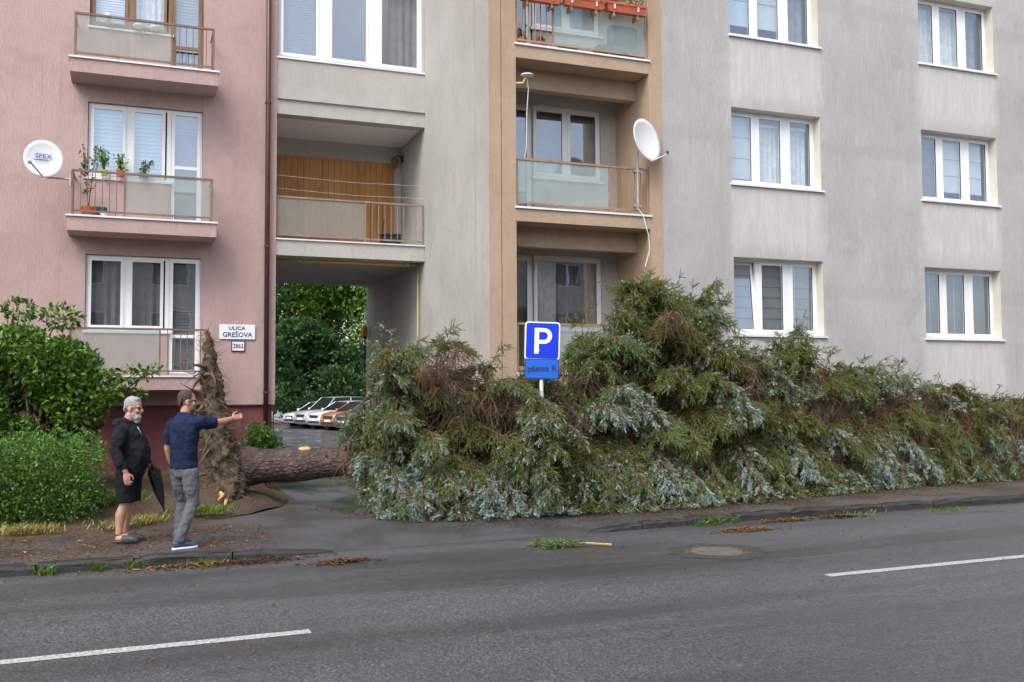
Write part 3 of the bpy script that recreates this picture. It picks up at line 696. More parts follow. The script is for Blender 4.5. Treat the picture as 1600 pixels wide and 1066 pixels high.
gp = obj('gas_pipe', MB().tube([(2.68, CY + .35, 4.38), (5.60, CY + .35, 4.38)], .025, 8).tube([(5.62, CY + .35, 4.40), (5.62, CY + .35, 0)], .013, 8), M['yellow'], grey, True)
for xx in (3.2, 4.3, 5.4): obj('pipe_bracket', MB().box(xx - .02, xx + .02, CY + .31, CY + .39, 4.36, 4.449), M['steel'], gp)
# street block behind the camera: what the lower windows mirror
opp = empty('opposite_apartment_building', (4, -17, 0), 'plain beige apartment building across the street, mirrored in the lower windows', 'building')
oh = [(x_, x_ + 1.9, z_, z_ + 1.45) for x_ in np.arange(-24, 34, 4.2) for z_ in (1.9, 4.7, 7.5)]
oh = [tuple(float(v) for v in h) for h in oh]
mo = MB(); wall(mo, -28, 36, 0, 10.2, -17, -.3, oh); mo.box(-28, 36, -27, -17.4, 0, 10.2)
obj('wall', mo, simple('beige_stucco', (.40, .36, .31), .9, .1, 1), opp)
for h in oh:
    w_ = obj('window', MB().ring(h[0], h[1], h[2], h[3], -17.2, -17.1, .07).box((h[0] + h[1]) / 2 - .06, (h[0] + h[1]) / 2 + .06, -17.2, -17.1, h[2] + .07, h[3] - .07), M['white'], opp)
    obj('pane', MB().box(h[0] + .06, h[1] - .06, -17.17, -17.15, h[2] + .06, h[3] - .06), simple_dark if 'simple_dark' in globals() else M['black'], w_)
# ---------------------------------------------------------------- lettering
def text_mesh(txt, size, depth=.002, bold=0):
    cu = bpy.data.curves.new('t', 'FONT'); cu.body = txt; cu.size = size; cu.align_x = 'CENTER'; cu.align_y = 'CENTER'; cu.extrude = depth; cu.offset = bold
    cu.resolution_u = 3
    o = bpy.data.objects.new('t', cu); COL.objects.link(o)
    me = bpy.data.meshes.new_from_object(o.evaluated_get(bpy.context.evaluated_depsgraph_get()))
    bpy.data.objects.remove(o); return me
def lettering(txt, size, c, mat, parent, rz=0, sx=1, bold=0, name='lettering', depth=.002):
    me = text_mesh(txt, size, depth, bold)
    me.transform(Matrix.Translation(Vector(c)) @ Matrix.Rotation(rz, 4, 'Z') @ Matrix.Rotation(R(90), 4, 'X') @ Matrix.Diagonal((sx, 1, 1, 1)))
    return obj(name, me, mat, parent)
def rrect(w, h, r, n=5):
    p = []
    for cx, cz, a0 in ((w / 2 - r, h / 2 - r, 0), (-w / 2 + r, h / 2 - r, 90), (-w / 2 + r, -h / 2 + r, 180), (w / 2 - r, -h / 2 + r, 270)):
        for i in range(n + 1):
            a = R(a0 + 90 * i / n); p.append((cx + r * math.cos(a), cz + r * math.sin(a)))
    return p
def plate(w, h, r, c, y0, y1, rz, tilt=0):
    mb = MB(); mb.prism(rrect(w, h, r), 1, y0, y1)
    T = Matrix.Translation(Vector(c)) @ Matrix.Rotation(rz, 4, 'Z') @ Matrix.Rotation(tilt, 4, 'Y')
    mb.V = [tuple(T @ Vector(v)) for v in mb.V]; return mb
# parking sign on its post
sx, sy = 5.64, 13.15; srz = R(-20)
ps = empty('parking_sign', (sx, sy, 0), 'blue parking sign with white P above a blue zone plate on a post', 'road sign')
obj('post', MB().tube([(sx + .02, sy + .045, 0), (sx - .01, sy + .045, 2.74)], .03, 10), M['zinc'], ps, True)
pp = obj('sign_plate', plate(.51, .55, .045, (sx, sy, 2.50), 0, .012, srz, R(2)), M['signwhite'], ps)
obj('blue_face', plate(.475, .515, .035, (sx, sy, 2.50), -.004, 0.004, srz, R(2)), M['bluesign'], pp)
P = [(-.115, -.19), (-.05, -.19), (-.05, -.04), (.03, -.04), (.085, -.03), (.122, .0), (.137, .05), (.135, .10), (.11, .15), (.07, .178), (.02, .185), (-.115, .185)]
mbp = MB()
outer = P; T = Matrix.Translation((sx, sy, 2.50)) @ Matrix.Rotation(srz, 4, 'Z') @ Matrix.Rotation(R(2), 4, 'Y')
def poly_strip(mb, o_, i_, y):
    n = len(o_); V = [T @ Vector((a, y, b)) for a, b in o_] + [T @ Vector((a, y, b)) for a, b in i_]
    mb.add(V, [(k, k + 1, k + 1 + n, k + n) for k in range(n - 1)])
# stem and bowl of the letter P
mbp.add([T @ Vector((a, -.0065, b)) for a, b in ((-.115, -.19), (-.05, -.19), (-.05, .185), (-.115, .185))], [(0, 1, 2, 3)])
ou, inn = [], []
for i in range(13):
    a = R(90 - 180 * i / 12); ou.append((.025 + .115 * math.cos(a), .0705 + .1145 * math.sin(a))); inn.append((.020 + .058 * math.cos(a), .0705 + .058 * math.sin(a)))
ou = [(-.05, .185)] + ou + [(-.05, -.044)]; inn = [(-.05, .1285)] + inn + [(-.05, .0125)]
poly_strip(mbp, ou, inn, -.0065)
obj('letter', mbp, M['signwhite'], pp)
zp = obj('zone_plate', plate(.50, .295, .03, (sx - .012, sy, 2.09), 0, .012, srz, R(1.5)), M['dkblue'], ps)
obj('blue_face', plate(.475, .27, .022, (sx - .012, sy, 2.09), -.004, .004, srz, R(1.5)), M['bluesign2'], zp)
lettering('pásmo R', .120, (sx - .012 + .0085 * math.sin(srz), sy - .0085 * math.cos(srz), 2.095), M['dkblue'], zp, srz, 1.0, .0025)
for zz in (2.62, 2.36, 2.09): obj('bracket', MB().box(sx - .05, sx + .05, sy + .008, sy + .05, zz - .015, zz + .015), M['steel'], ps)
# street name and house number on the pink wall
sn = obj('street_name_sign', MB().rbox(1.63, 2.29, PY - .03, PY - .008, 2.775, 3.055, .006), M['signwhite'])
tag(sn, 'white street name sign with blue lettering on the pink wall', 'street sign')
lettering('ULICA', .095, (1.95, PY - .033, 2.985), M['navy'], sn, 0, 1.15, .0015)
lettering('GREŠOVA', .125, (1.96, PY - .033, 2.86), M['navy'], sn, 0, 1.0, .0015)
hn = obj('house_number_plate', MB().rbox(1.85, 2.10, PY - .03, PY - .008, 2.545, 2.745, .006), M['navy'])
tag(hn, 'small house number plate 2862 below the street name sign', 'number plate')
obj('face', MB().box(1.867, 2.083, PY - .033, PY - .028, 2.562, 2.728), M['signwhite'], hn)
lettering('2862', .115, (1.975, PY - .036, 2.645), M['navy'], hn, 0, .85, .001)
# ---------------------------------------------------------------- satellite dishes
def dish_mesh(c, nrm, rx, rz_, depth, up=(0, 0, 1), n=28, rings=6, half=None):
    c = Vector(c); nrm = Vector(nrm).normalized(); u = Vector(up); a = u.cross(nrm).normalized(); b = nrm.cross(a)
    mb = MB(); V = []; F = []
    for side in (0, 1):
        base = len(V)
        for i in range(rings + 1):
            q = i / rings
            for k in range(n):
                an = 2 * math.pi * k / n; V.append(c + a * (rx * q * math.cos(an)) + b * (rz_ * q * math.sin(an)) + nrm * (depth * q * q - depth - .012 * side))
        for i in range(rings):
            for k in range(n):
                k2 = (k + 1) % n; f = (base + i * n + k, base + (i + 1) * n + k, base + (i + 1) * n + k2, base + i * n + k2); F.append(f if side == 0 else f[::-1])
    o = rings * n; m = (rings + 1) * n
    for k in range(n): k2 = (k + 1) % n; F.append((o + k, o + m + k, o + m + k2, o + k2))
    return mb.add(V, F), a, b, nrm, c
d1 = empty('satellite_dish', (-.96, 18.6, 5.5), 'round white satellite dish with blue lettering on the left balcony arm', 'satellite dish', 'satellite dishes on the facades')
nd = Vector((.12, -1, .20)).normalized()
mb, a, b, nn, c = dish_mesh((-1.37, 18.5, 5.80), nd, .315, .345, .06); obj('reflector', mb, M['dish'], d1, True)
tl = text_mesh('SPEX', .115, .001, .002); tl.transform(Matrix.Translation(c + nn * .0 + b * .05) @ Matrix(((a.x, b.x, nn.x), (a.y, b.y, nn.y), (a.z, b.z, nn.z))).to_4x4() @ Matrix.Diagonal((1.05, 1, 1, 1)))
tl.transform(Matrix.Translation(nn * -.012)); obj('lettering', tl, simple('blue_dish_lettering', (.02, .06, .40), .5, .05), d1)
ln = MB(); ln.add([c + a * -.15 + b * -.03 - nn * .011, c + a * .08 + b * -.03 - nn * .011, c + a * .08 + b * -.013 - nn * .011, c + a * -.15 + b * -.013 - nn * .011], [(0, 1, 2, 3)]); obj('underline', ln, M['navy'], d1)
arm = c + nn * .24 + b * -.17 + a * -.23
obj('feed_arm', MB().tube([c - b * .33 - nn * .03, arm], .011, 6), M['black'], d1); obj('receiver', MB().tube([arm - nn * .06, arm + nn * .05], [.03, .022], 8).box(arm.x - .03, arm.x + .03, arm.y - .02, arm.y + .02, arm.z - .02, arm.z + .045), M['dish'], d1)
obj('mount', MB().tube([(-.93, 18.62, 5.50), (-1.32, 18.62, 5.50), (-1.37, 18.60, 5.74)], .02, 8).tube([(-.95, 18.62, 5.38), (-.95, 18.62, 5.62)], .025, 8), M['steel'], d1)
d2 = empty('satellite_dish', (8.38, 15.2, 4.95), 'white satellite dish seen from the side on the ochre loggia railing', 'satellite dish', 'satellite dishes on the facades')
nd = Vector((.37, -.93, .22)).normalized()
mb, a, b, nn, c = dish_mesh((8.48, 15.02, 6.17), nd, .36, .40, .075); obj('reflector', mb, M['dish'], d2, True)
arm = c + nn * .40 - b * .42; obj('feed_arm', MB().tube([c - b * .40 - nn * .03, arm], .013, 6), M['dish'], d2)
obj('receiver', MB().tube([arm - nn * .02 + b * .0, arm + b * .05 - nn * .05], .025, 8), M['black'], d2)
obj('mast', MB().tube([(8.36, 15.19, 4.95), (8.36, 15.19, 5.95), (8.40, 15.10, 6.10)], .022, 8), M['steel'], d2)
for zz in (5.0, 5.62): obj('clamp', MB().box(8.29, 8.43, 15.17, 15.29, zz, zz + .04), M['steel'], d2)
obj('cable', MB().tube([(8.36, 15.2, 5.0), (8.45, 15.16, 4.85), (8.55, 15.15, 4.5), (8.58, 15.17, 4.25), (8.5, 15.2, 3.95)], .007, 5), M['signwhite'], d2)
d3 = empty('small_antenna', (6.1, 15.3, 6.95), 'small flat white disc antenna with cable on the upper loggia pier', 'antenna')
obj('disc', MB().tube([(6.27, 15.2, 7.10), (6.27, 15.2, 7.115), (6.27, 15.2, 7.14)], [.02, .12, .10], 18), M['dish'], d3, True)
obj('bracket', MB().tube([(6.09, 15.28, 6.99), (6.2, 15.22, 6.99), (6.25, 15.2, 7.10)], .02, 8), simple('yellowed_plastic', (.55, .48, .22), .5), d3)
obj('cable', MB().tube([(6.26, 15.2, 7.09), (6.3, 15.22, 6.9), (6.28, 15.25, 6.5), (6.27, 15.26, 5.9), (6.25, 15.3, 5.7)], .006, 5), M['signwhite'], d3)
# ---------------------------------------------------------------- leaf scattering
def leaf_cloud(P, size, D=None, up=.35, aspect=.5, fold=.25, rg=rng, spread=1.0):
    """P: (n,3) leaf bases; D preferred direction (n,3)"""
    n = len(P); d = rg.normal(size=(n, 3)) * spread
    if D is not None: d = d + D
    d /= np.linalg.norm(d, axis=1)[:, None] + 1e-9
    nn = rg.normal(size=(n, 3)) * .8; nn[:, 2] += up * 3
    a = np.cross(d, nn); a /= np.linalg.norm(a, axis=1)[:, None] + 1e-9; nn = np.cross(a, d)
    s = (size * rg.uniform(.65, 1.25, n))[:, None]
    V = np.stack([P, P + d * s * .5 + a * s * aspect * .5 + nn * s * fold * .3, P + d * s, P + d * s * .5 - a * s * aspect * .5 + nn * s * fold * .3], 1).reshape(-1, 3)
    i = np.arange(n) * 4; F = np.stack([np.stack([i, i + 1, i + 2], 1), np.stack([i, i + 2, i + 3], 1)], 1).reshape(-1, 3)
    return V, F
def foliage(name, P, size, mat, parent, tint, **k):
    V, F = leaf_cloud(P, size, **k); return obj(name, np_mesh(name, V, F, False, np.repeat(tint, 4)), mat, parent)
def pot_plant(name, loc, label, h, r, nl, size, leafm, pot='terracotta', flowers=0, group=None, tall=False, pr=.1, ph=.16, tintc=.5):
    x, y, z = loc; e = empty(name, loc, label, 'potted plant', group)
    obj('pot', MB().tube([(x, y, z), (x, y, z + ph), (x, y, z + ph + .001), (x, y, z + ph - .03)], [pr * .75, pr, pr * .86, pr * .84], 14), M[pot] if isinstance(pot, str) else pot, e)
    st = MB(); pts = []
    for i in range(5 if not tall else 3):
        a = rng.uniform(0, 6.28); q = rng.uniform(.2, 1) * r; tip = Vector((x + q * math.cos(a), y + q * math.sin(a) * .7, z + ph + h * rng.uniform(.7, 1)))
        b0 = Vector((x, y, z + ph - .03)); mid = (b0 + tip) / 2 + Vector((0, 0, .1 * h)); st.tube([b0, mid, tip], [.008, .005, .003], 4)
        for t in rng.uniform(.2, 1, nl // (5 if not tall else 3)):
            p = b0.lerp(mid, t * 2) if t < .5 else mid.lerp(tip, t * 2 - 1); pts.append([p.x + rng.normal() * r * .2, p.y + rng.normal() * r * .2, p.z + rng.normal() * .03])
    obj('stem', st, M['twig'], e); pts = np.array(pts)
    foliage('leaves', pts, size, leafm, e, np.clip(rng.normal(tintc, .2, len(pts)), 0, 1))
    if flowers:
        fp = pts[rng.integers(0, len(pts), flowers)] + rng.normal(size=(flowers, 3)) * .03 + np.array([0, 0, .03])
        fp = np.repeat(fp, 5, 0) + rng.normal(size=(flowers * 5, 3)) * .01; foliage('flowers', fp, .035, M['petal'], e, np.clip(rng.normal(.3, .3, len(fp)), 0, 1), aspect=.9)
    return e
yb = 18.72
pot_plant('potted_plant', (-.66, yb, 4.89), 'tall thin leafy plant in a pot at the balcony corner', 1.15, .16, 150, .07, M['leafdk'], tall=True, flowers=5, pr=.13, ph=.15, tintc=.3)
pot_plant('potted_plant', (-.42, 19.2, 5.72), 'bushy light green plant in a yellow pot on the window sill', .42, .16, 90, .08, M['leaflt'], pot=simple('lime_pot', (.45, .55, .02), .5), pr=.07, ph=.10, tintc=.8)
pot_plant('potted_plant', (-.14, 19.2, 5.72), 'bright green plant in a terracotta pot on the window sill', .33, .17, 80, .08, M['leaflt'], pr=.08, ph=.11, tintc=.9)
pot_plant('potted_plant', (.25, 19.2, 5.72), 'thin spiky plant in a grey trough on the window sill', .28, .16, 40, .08, M['leafdk'], pot=M['steel'], pr=.10, ph=.08, tintc=.4)
tb = obj('storage_tub', MB().rbox(-.60, -.36, 19.0, 19.2, 4.885, 5.12, .02), simple('slate_plastic', (.05, .06, .075), .5)); tag(tb, 'dark slate plastic tub behind the tall balcony plant', 'tub')
pot_plant('potted_plant', (-.40, 18.74, 4.89), 'small low plant in a white bowl by the balcony bars', .08, .06, 24, .05, M['leafdk'], pot=M['white'], pr=.07, ph=.07)
# things behind the frosted panel of the upper pink balcony
for i, (xx, zz, r_, hh, m_, lb_) in enumerate(((.12, 8.53, .10, .06, 'white', 'left white bowl on the upper pink balcony sill'), (.40, 8.53, .10, .06, 'white', 'right white bowl on the upper pink balcony sill'), (-.40, 8.53, .055, .2, 'cream', 'cream jar with a knob lid on the upper pink balcony sill'))):
    tag(obj('bowl' if i < 2 else 'jar', MB().tube([(xx, 19.18, zz), (xx, 19.18, zz + hh * .6), (xx, 19.18, zz + hh)], [r_ * .6, r_, r_ * .8], 14), M[m_], None, True), lb_, 'bowl' if i < 2 else 'jar')
# flower boxes on the top loggia railing
def flower_box(x0, x1, zt, label, fl, tint):
    y0, y1 = 15.06, 15.215; e = empty('flower_box', ((x0 + x1) / 2, 15.15, zt - .17), label, 'flower box', 'terracotta flower boxes on the top loggia')
    V = []
    for (i, z) in ((.03, zt - .17), (.012, zt - .05), (.012, zt - .045), (0, zt - .045), (0, zt), (.012, zt), (.02, zt - .02)): V += [(x0 + i, y0 + i, z), (x1 - i, y0 + i, z), (x1 - i, y1 - i, z), (x0 + i, y1 - i, z)]
    F = [(3, 2, 1, 0)]
    for l in range(6): F += [(l * 4 + k, l * 4 + (k + 1) % 4, l * 4 + 4 + (k + 1) % 4, l * 4 + 4 + k) for k in range(4)]
    obj('trough', MB().add(V, F), M['terracotta'], e); obj('soil', MB().box(x0 + .02, x1 - .02, y0 + .02, y1 - .02, zt - .06, zt - .025), M['soilp'], e)
    for q in (.18, .78):
        xx = x0 + (x1 - x0) * q; obj('hanger', MB().box(xx - .012, xx + .012, y0 - .006, y0 + .004, zt - .13, zt - .05), M['white'], e); obj('bracket', MB().box(xx - .014, xx + .014, y0 + .02, y1 + .05, zt - .26, zt - .172).box(xx - .012, xx + .012, y0 - .004, y0 + .02, zt - .19, zt - .175), M['rail2'], e)
    n = 220; P_ = np.stack([rng.uniform(x0 + .03, x1 - .03, n), rng.uniform(y0, y1, n), zt - .02 + rng.random(n) ** 1.5 * .22], 1)
    foliage('leaves', P_, .07, M['leaflt'], e, np.clip(rng.normal(.6, .2, n), 0, 1))
    if fl:
        P2 = np.repeat(P_[rng.integers(0, n, fl)] + np.array([0, 0, .05]), 6, 0) + rng.normal(size=(fl * 6, 3)) * .015; foliage('flowers', P2, .04, M['petal'], e, np.clip(rng.normal(tint, .15, len(P2)), 0, 1), aspect=.8)
flower_box(6.10, 6.86, 8.56, 'leftmost terracotta flower box above the balcony bars', 14, .1)
flower_box(6.92, 7.70, 8.575, 'middle terracotta flower box hung on the frosted glass', 10, .3)
flower_box(7.74, 8.52, 8.585, 'rightmost terracotta flower box with mauve flowers', 34, .9)
pot_plant('potted_plant', (6.25, 15.45, 7.70), 'red geranium in a trough at the left end of the top loggia', .16, .12, 60, .07, M['leaflt'], flowers=10, pr=.12, ph=.14)
pot_plant('potted_plant', (6.62, 15.45, 7.70), 'small red flowering plant by the post of the top loggia', .14, .10, 40, .06, M['leaflt'], flowers=6, pr=.10, ph=.12)
ch = empty('garden_chair', (8.15, 15.7, 7.68), 'folded dark blue lounger behind the top loggia frosted glass', 'chair'); mbl = simple('blue_canvas', (.05, .09, .16), .8)
obj('seat', MB().rbox(7.75, 8.5, 15.42, 15.72, 7.80, 7.95, .03), mbl, ch); obj('backrest', MB().rbox(8.0, 8.55, 15.45, 15.65, 7.96, 8.35, .04), mbl, ch)
for q in (7.8, 8.45): obj('leg', MB().box(q, q + .03, 15.5, 15.53, 7.645, 7.80), M['black'], ch)
bg = obj('storage_bag', MB().ell((7.15, 15.5, 7.74), (.22, .14, .12), 12, 8), simple('dark_bag', (.04, .05, .05), .6), None, True); tag(bg, 'dark bag lying behind the top loggia frosted glass', 'bag')
# lantern and toolbox in the link loggia
lt = empty('wall_lantern', (5.66, 21.0, 6.8), 'dark metal wall lantern on the white loggia side wall', 'lantern')
obj('arm', MB().box(5.62, 5.668, 20.95, 21.05, 6.86, 7.0).tube([(5.64, 21.0, 6.97), (5.52, 21.0, 6.99), (5.47, 21.0, 6.95)], .012, 6), M['black'], lt)
obj('lamp_cage', MB().tube([(5.47, 21.0, 6.73), (5.47, 21.0, 6.76), (5.47, 21.0, 6.90), (5.47, 21.0, 6.96)], [.04, .05, .085, .02], 6), simple('dusty_lantern_glass', (.12, .12, .11), .25), lt)
tx = empty('toolbox', (5.05, 19.75, 4.73), 'black toolbox with an upright handle standing on the loggia floor', 'toolbox')
obj('case', MB().rbox(4.85, 5.25, 19.6, 19.85, 4.725, 4.98, .02), M['black'], tx); obj('lid', MB().rbox(4.84, 5.26, 19.59, 19.86, 4.982, 5.03, .015), simple('slate_lid', (.035, .045, .055), .4), tx); obj('handle', MB().tube([(4.86, 19.7, 4.98), (4.93, 19.7, 5.35)], .015, 6), M['black'], tx)
# ---------------------------------------------------------------- manhole
mc = empty('manhole_cover', (6.4, 9.84, -.1), 'round rusty rimmed manhole cover set in the road', 'manhole cover')
def disc_ring(c, r0, r1, z0, z1, n=40, jit=0):
    V = []; dr = random.Random(5)
    for k in range(n):
        a = 2 * math.pi * k / n; j = 1 + dr.uniform(-jit, jit)
        V += [(c[0] + r0 * math.cos(a), c[1] + r0 * math.sin(a), z0), (c[0] + r1 * j * math.cos(a), c[1] + r1 * j * math.sin(a), z1)]
    return MB().add(V, [(2 * k, 2 * k + 1, (2 * k + 3) % (2 * n), (2 * k + 2) % (2 * n)) for k in range(n)])
obj('surround', disc_ring((6.4, 9.84), .36, .56, -.093, -.0965, 40, .10), simple('patched_asphalt', (.05, .05, .045), .5, .3, 12, .5, 60), mc)
obj('rim', disc_ring((6.4, 9.84), .315, .365, -.088, -.090), M['iron'], mc)
cv = MB().tube([(6.4, 9.84, -.12), (6.4, 9.84, -.089)], .305, 36); obj('cover', cv, M['concrete'], mc)
for q in (-.2, .2): obj('lift_hole', MB().box(6.4 + q - .03, 6.4 + q + .03, 9.83, 9.85, -.0895, -.0875), M['black'], mc)
# beacon post at the courtyard end of the passage
be = empty('beacon_post', (5.57, 24.3, 0), 'thin dark post with an orange beacon at the passage exit', 'beacon')
obj('post', MB().tube([(5.57, 24.3, 0), (5.57, 24.3, 3.15)], .02, 8), M['black'], be)
obj('lamp', MB().tube([(5.57, 24.3, 3.15), (5.57, 24.3, 3.20), (5.57, 24.3, 3.38), (5.57, 24.3, 3.45)], [.06, .075, .07, .02], 12), simple('amber_lens', (.75, .25, .01), .3), be, True)
obj('base', MB().tube([(5.57, 24.3, 3.10), (5.57, 24.3, 3.16)], .065, 12), M['black'], be)
# ---------------------------------------------------------------- parked cars
TYRE = simple('tyre_rubber', (.018, .018, .018), .8); RIM = simple('alloy_rim', (.45, .45, .46), .35, metal=.6); CGL = simple('dark_car_glass', (.012, .014, .016), .18, spec=.35)
LAMP = simple('clear_headlamp', (.55, .57, .60), .12, spec=.8); TRIM = simple('black_trim', (.02, .02, .02), .5); PLATE = M['signwhite']
def paintmat(name, c):
    t = NT(name); t.col(c); t.rough(.28); t.b.inputs['Metallic'].default_value = .15; t.b.inputs['Coat Weight'].default_value = .8; t.b.inputs['Coat Roughness'].default_value = .05; return t.m
def make_car(label, paint, loc, rz, kind='suv', L=4.5, W=1.85, H=1.65):
    e = empty('parked_car', loc, label, 'car', 'cars parked in the courtyard', rz); hw = W / 2
    hood = .98 if kind == 'suv' else .86; belt = 1.02 if kind == 'suv' else .93
    # body lofted along x: front bumper at x = L/2
    st = [(L / 2, .34, .62, .70), (L / 2 - .05, .24, .74, .86), (L / 2 - .18, .20, hood - .08, .94), (L / 2 - .6, .20, hood, .985), (L / 2 - 1.15, .20, belt - .0, 1.0), (L / 2 - 2.2, .20, belt, 1.0), (-L / 2 + .9, .20, belt + .03, 1.0), (-L / 2 + .3, .22, belt + .02, .97), (-L / 2 + .05, .26, belt - .08, .92), (-L / 2, .34, belt - .25, .86)]
    V = []; F = []
    for (x, zb, zt, wf) in st:
        w = hw * wf; zm = zb + (zt - zb) * .55
        for (yy, zz) in ((-.75, zb), (-.97, zb + .10), (-1, zm), (-.95, zt - .07), (-.80, zt), (0, zt + .035), (.80, zt), (.95, zt - .07), (1, zm), (.97, zb + .10), (.75, zb)): V.append((x, w * yy, zz))
    for i in range(len(st) - 1):
        for k in range(11): k2 = (k + 1) % 11; F.append((i * 11 + k, i * 11 + k2, i * 11 + 11 + k2, i * 11 + 11 + k))
    F += [tuple(range(10, -1, -1)), tuple((len(st) - 1) * 11 + k for k in range(11))]
    obj('body', MB().add(V, F), paint, e, True, local=True)
    # cabin
    xw0, xw1, xr0, xr1 = L / 2 - 1.15, L / 2 - 1.95, -L / 2 + .75, -L / 2 + .22
    if kind == 'sedan': xr0, xr1 = -L / 2 + 1.25, -L / 2 + .55
    zb = belt - .02; t = hw * .93; r = hw * .72
    obj('greenhouse', MB().add([(xw0, -t, zb), (xw0, t, zb), (xr1, t, zb), (xr1, -t, zb), (xw1, -r, H - .03), (xw1, r, H - .03), (xr0, r, H - .03), (xr0, -r, H - .03)],
        [(0, 1, 5, 4), (1, 2, 6, 5), (2, 3, 7, 6), (3, 0, 4, 7)]), CGL, e, local=True)
    rf = MB(); V = []
    for (x, z, q) in ((xw1 + .10, H - .06, .98), (xw1 - .15, H, 1.0), ((xw1 + xr0) / 2, H + .02, 1.0), (xr0 + .05, H - .01, 1.0), (xr0 - .12, H - .06, .98)):
        V += [(x, -r * q - .03, z - .04), (x, -r * q * .85, z), (x, r * q * .85, z), (x, r * q + .03, z - .04)]
    rf.add(V, [(i * 4 + k, i * 4 + k + 1, i * 4 + 5 + k, i * 4 + 4 + k)[::-1] for i in range(4) for k in range(3)]); obj('roof', rf, paint, e, True, local=True)
    for s in (-1, 1):
        pl_ = MB(); pl_.tube([(xw0 + .02, s * t, zb), (xw1 + .03, s * (r + .02), H - .05)], .035, 5); pl_.tube([((xw1 + xr0) / 2 - .05, s * t * 1.005, zb), ((xw1 + xr0) / 2 - .05, s * (r + .02), H - .05)], .04, 5); pl_.tube([(xr1, s * t, zb), (xr0, s * (r + .02), H - .05)], .07, 5)
        obj('window_pillar', pl_, paint, e, local=True)
        mx = xw0 - .12; obj('mirror', MB().ell((mx, s * (hw + .08), zb + .08), (.09, .12, .08), 8, 6), paint, e, True, local=True)
        hl = MB(); x = L / 2; hl.add([(x - .035, s * hw * .50, hood - .28), (x - .02 - .03, s * hw * .55, hood - .15), (x - .30, s * hw * .965, hood - .10), (x - .22, s * hw * .965, hood - .27)], [(0, 1, 2, 3) if s < 0 else (3, 2, 1, 0)])
        hv = [Vector(v) for v in hl.V]; hl.V = [tuple(v + Vector((.035, s * .012, 0))) for v in hv]; obj('headlight', hl, LAMP, e, local=True)
        for wx in (L / 2 - .88, -L / 2 + .85):
            wr = .36 if kind == 'suv' else .32
            obj('wheel_arch', MB().tube([(wx, s * (hw - .25), wr), (wx, s * (hw + .005), wr)], wr + .07, 20), TRIM, e, local=True)
            wh = obj('wheel', MB().tube([(wx, s * (hw - .2), wr), (wx, s * (hw - .02), wr), (wx, s * (hw + .02), wr)], [wr, wr, wr - .04], 22), TYRE, e, local=True)
            rm_ = MB().tube([(wx, s * (hw + .0), wr), (wx, s * (hw + .024), wr)], wr * .66, 20)
            ro = obj('rim', rm_, TRIM, wh, local=True)
            sp = MB()
            for k in range(5):
                a_ = 2 * math.pi * k / 5; sp.tube([(wx, s * (hw + .03), wr), (wx + wr * .64 * math.cos(a_), s * (hw + .03), wr + wr * .64 * math.sin(a_))], .035, 4)
            sp.tube([(wx, s * (hw + .026), wr), (wx, s * (hw + .034), wr)], .07, 10); obj('spokes', sp, RIM, wh, local=True)
        obj('door_line', MB().box((xw1 + xr0) / 2 - .06, (xw1 + xr0) / 2 - .045, s * hw * .985 - .012, s * hw * .985 + .016, .35, belt - .04), TRIM, e, local=True)
        obj('door_handle', MB().box((xw1 + xr0) / 2 + .05, (xw1 + xr0) / 2 + .22, s * hw - .02, s * hw + .015, belt - .16, belt - .13), paint, e, local=True)
        obj('sill_trim', MB().box(-L / 2 + 1.25, L / 2 - 1.28, s * hw * .97 - .03, s * hw * .97 + .035, .22, .33), TRIM, e, local=True)
    x = L / 2
    obj('grille', MB().box(x - .03, x + .012, -hw * .42, hw * .42, hood - .36, hood - .20), TRIM, e, local=True)
    obj('bumper_intake', MB().box(x - .05, x + .008, -hw * .62, hw * .62, .33, .45), TRIM, e, local=True)
    obj('number_plate', MB().box(x + .008, x + .02, -.26, .26, .48, .58), PLATE, e, local=True)
    wsw = MB().add([(xw0 - .01, -t * .92, zb + .03), (xw0 - .01, t * .92, zb + .03), (xw1 + .03, r * .93, H - .08), (xw1 + .03, -r * .93, H - .08)], [(0, 1, 2, 3)]); wsw.V = [(a + .035, b, c + .02) for a, b, c in wsw.V]
    obj('windscreen', wsw, CGL, e, local=True)
    return e
PW = paintmat('white_car_paint', (.62, .63, .64)); PS = paintmat('silver_car_paint', (.40, .41, .42)); PO = paintmat('orange_car_paint', (.36, .115, .02)); PD = paintmat('grey_car_paint', (.10, .10, .11))
cars = [('white hatchback at the far left end of the parked row', PW, 'sedan', 4.4, 1.47), ('silver off-road car with tall wheels second in the parked row', PS, 'suv', 4.8, 1.78), ('white compact car beside the orange car', PW, 'suv', 4.3, 1.55),
        ('orange car in the middle of the parked row', PO, 'suv', 4.2, 1.55), ('dark grey car between the orange and the nearest white car', PD, 'suv', 4.3, 1.6), ('pale silver car nearest to the passage, behind the branches', PS, 'suv', 4.6, 1.6)]
for i, (lb_, pm, kd, L, H) in enumerate(cars):
    t = i / 5; make_car(lb_, pm, (11.2 + 1.35 * t + (.15 if i == 1 else 0), 61.0 - 12.4 * t, -.30), R(203), kd, L, 1.84, H)
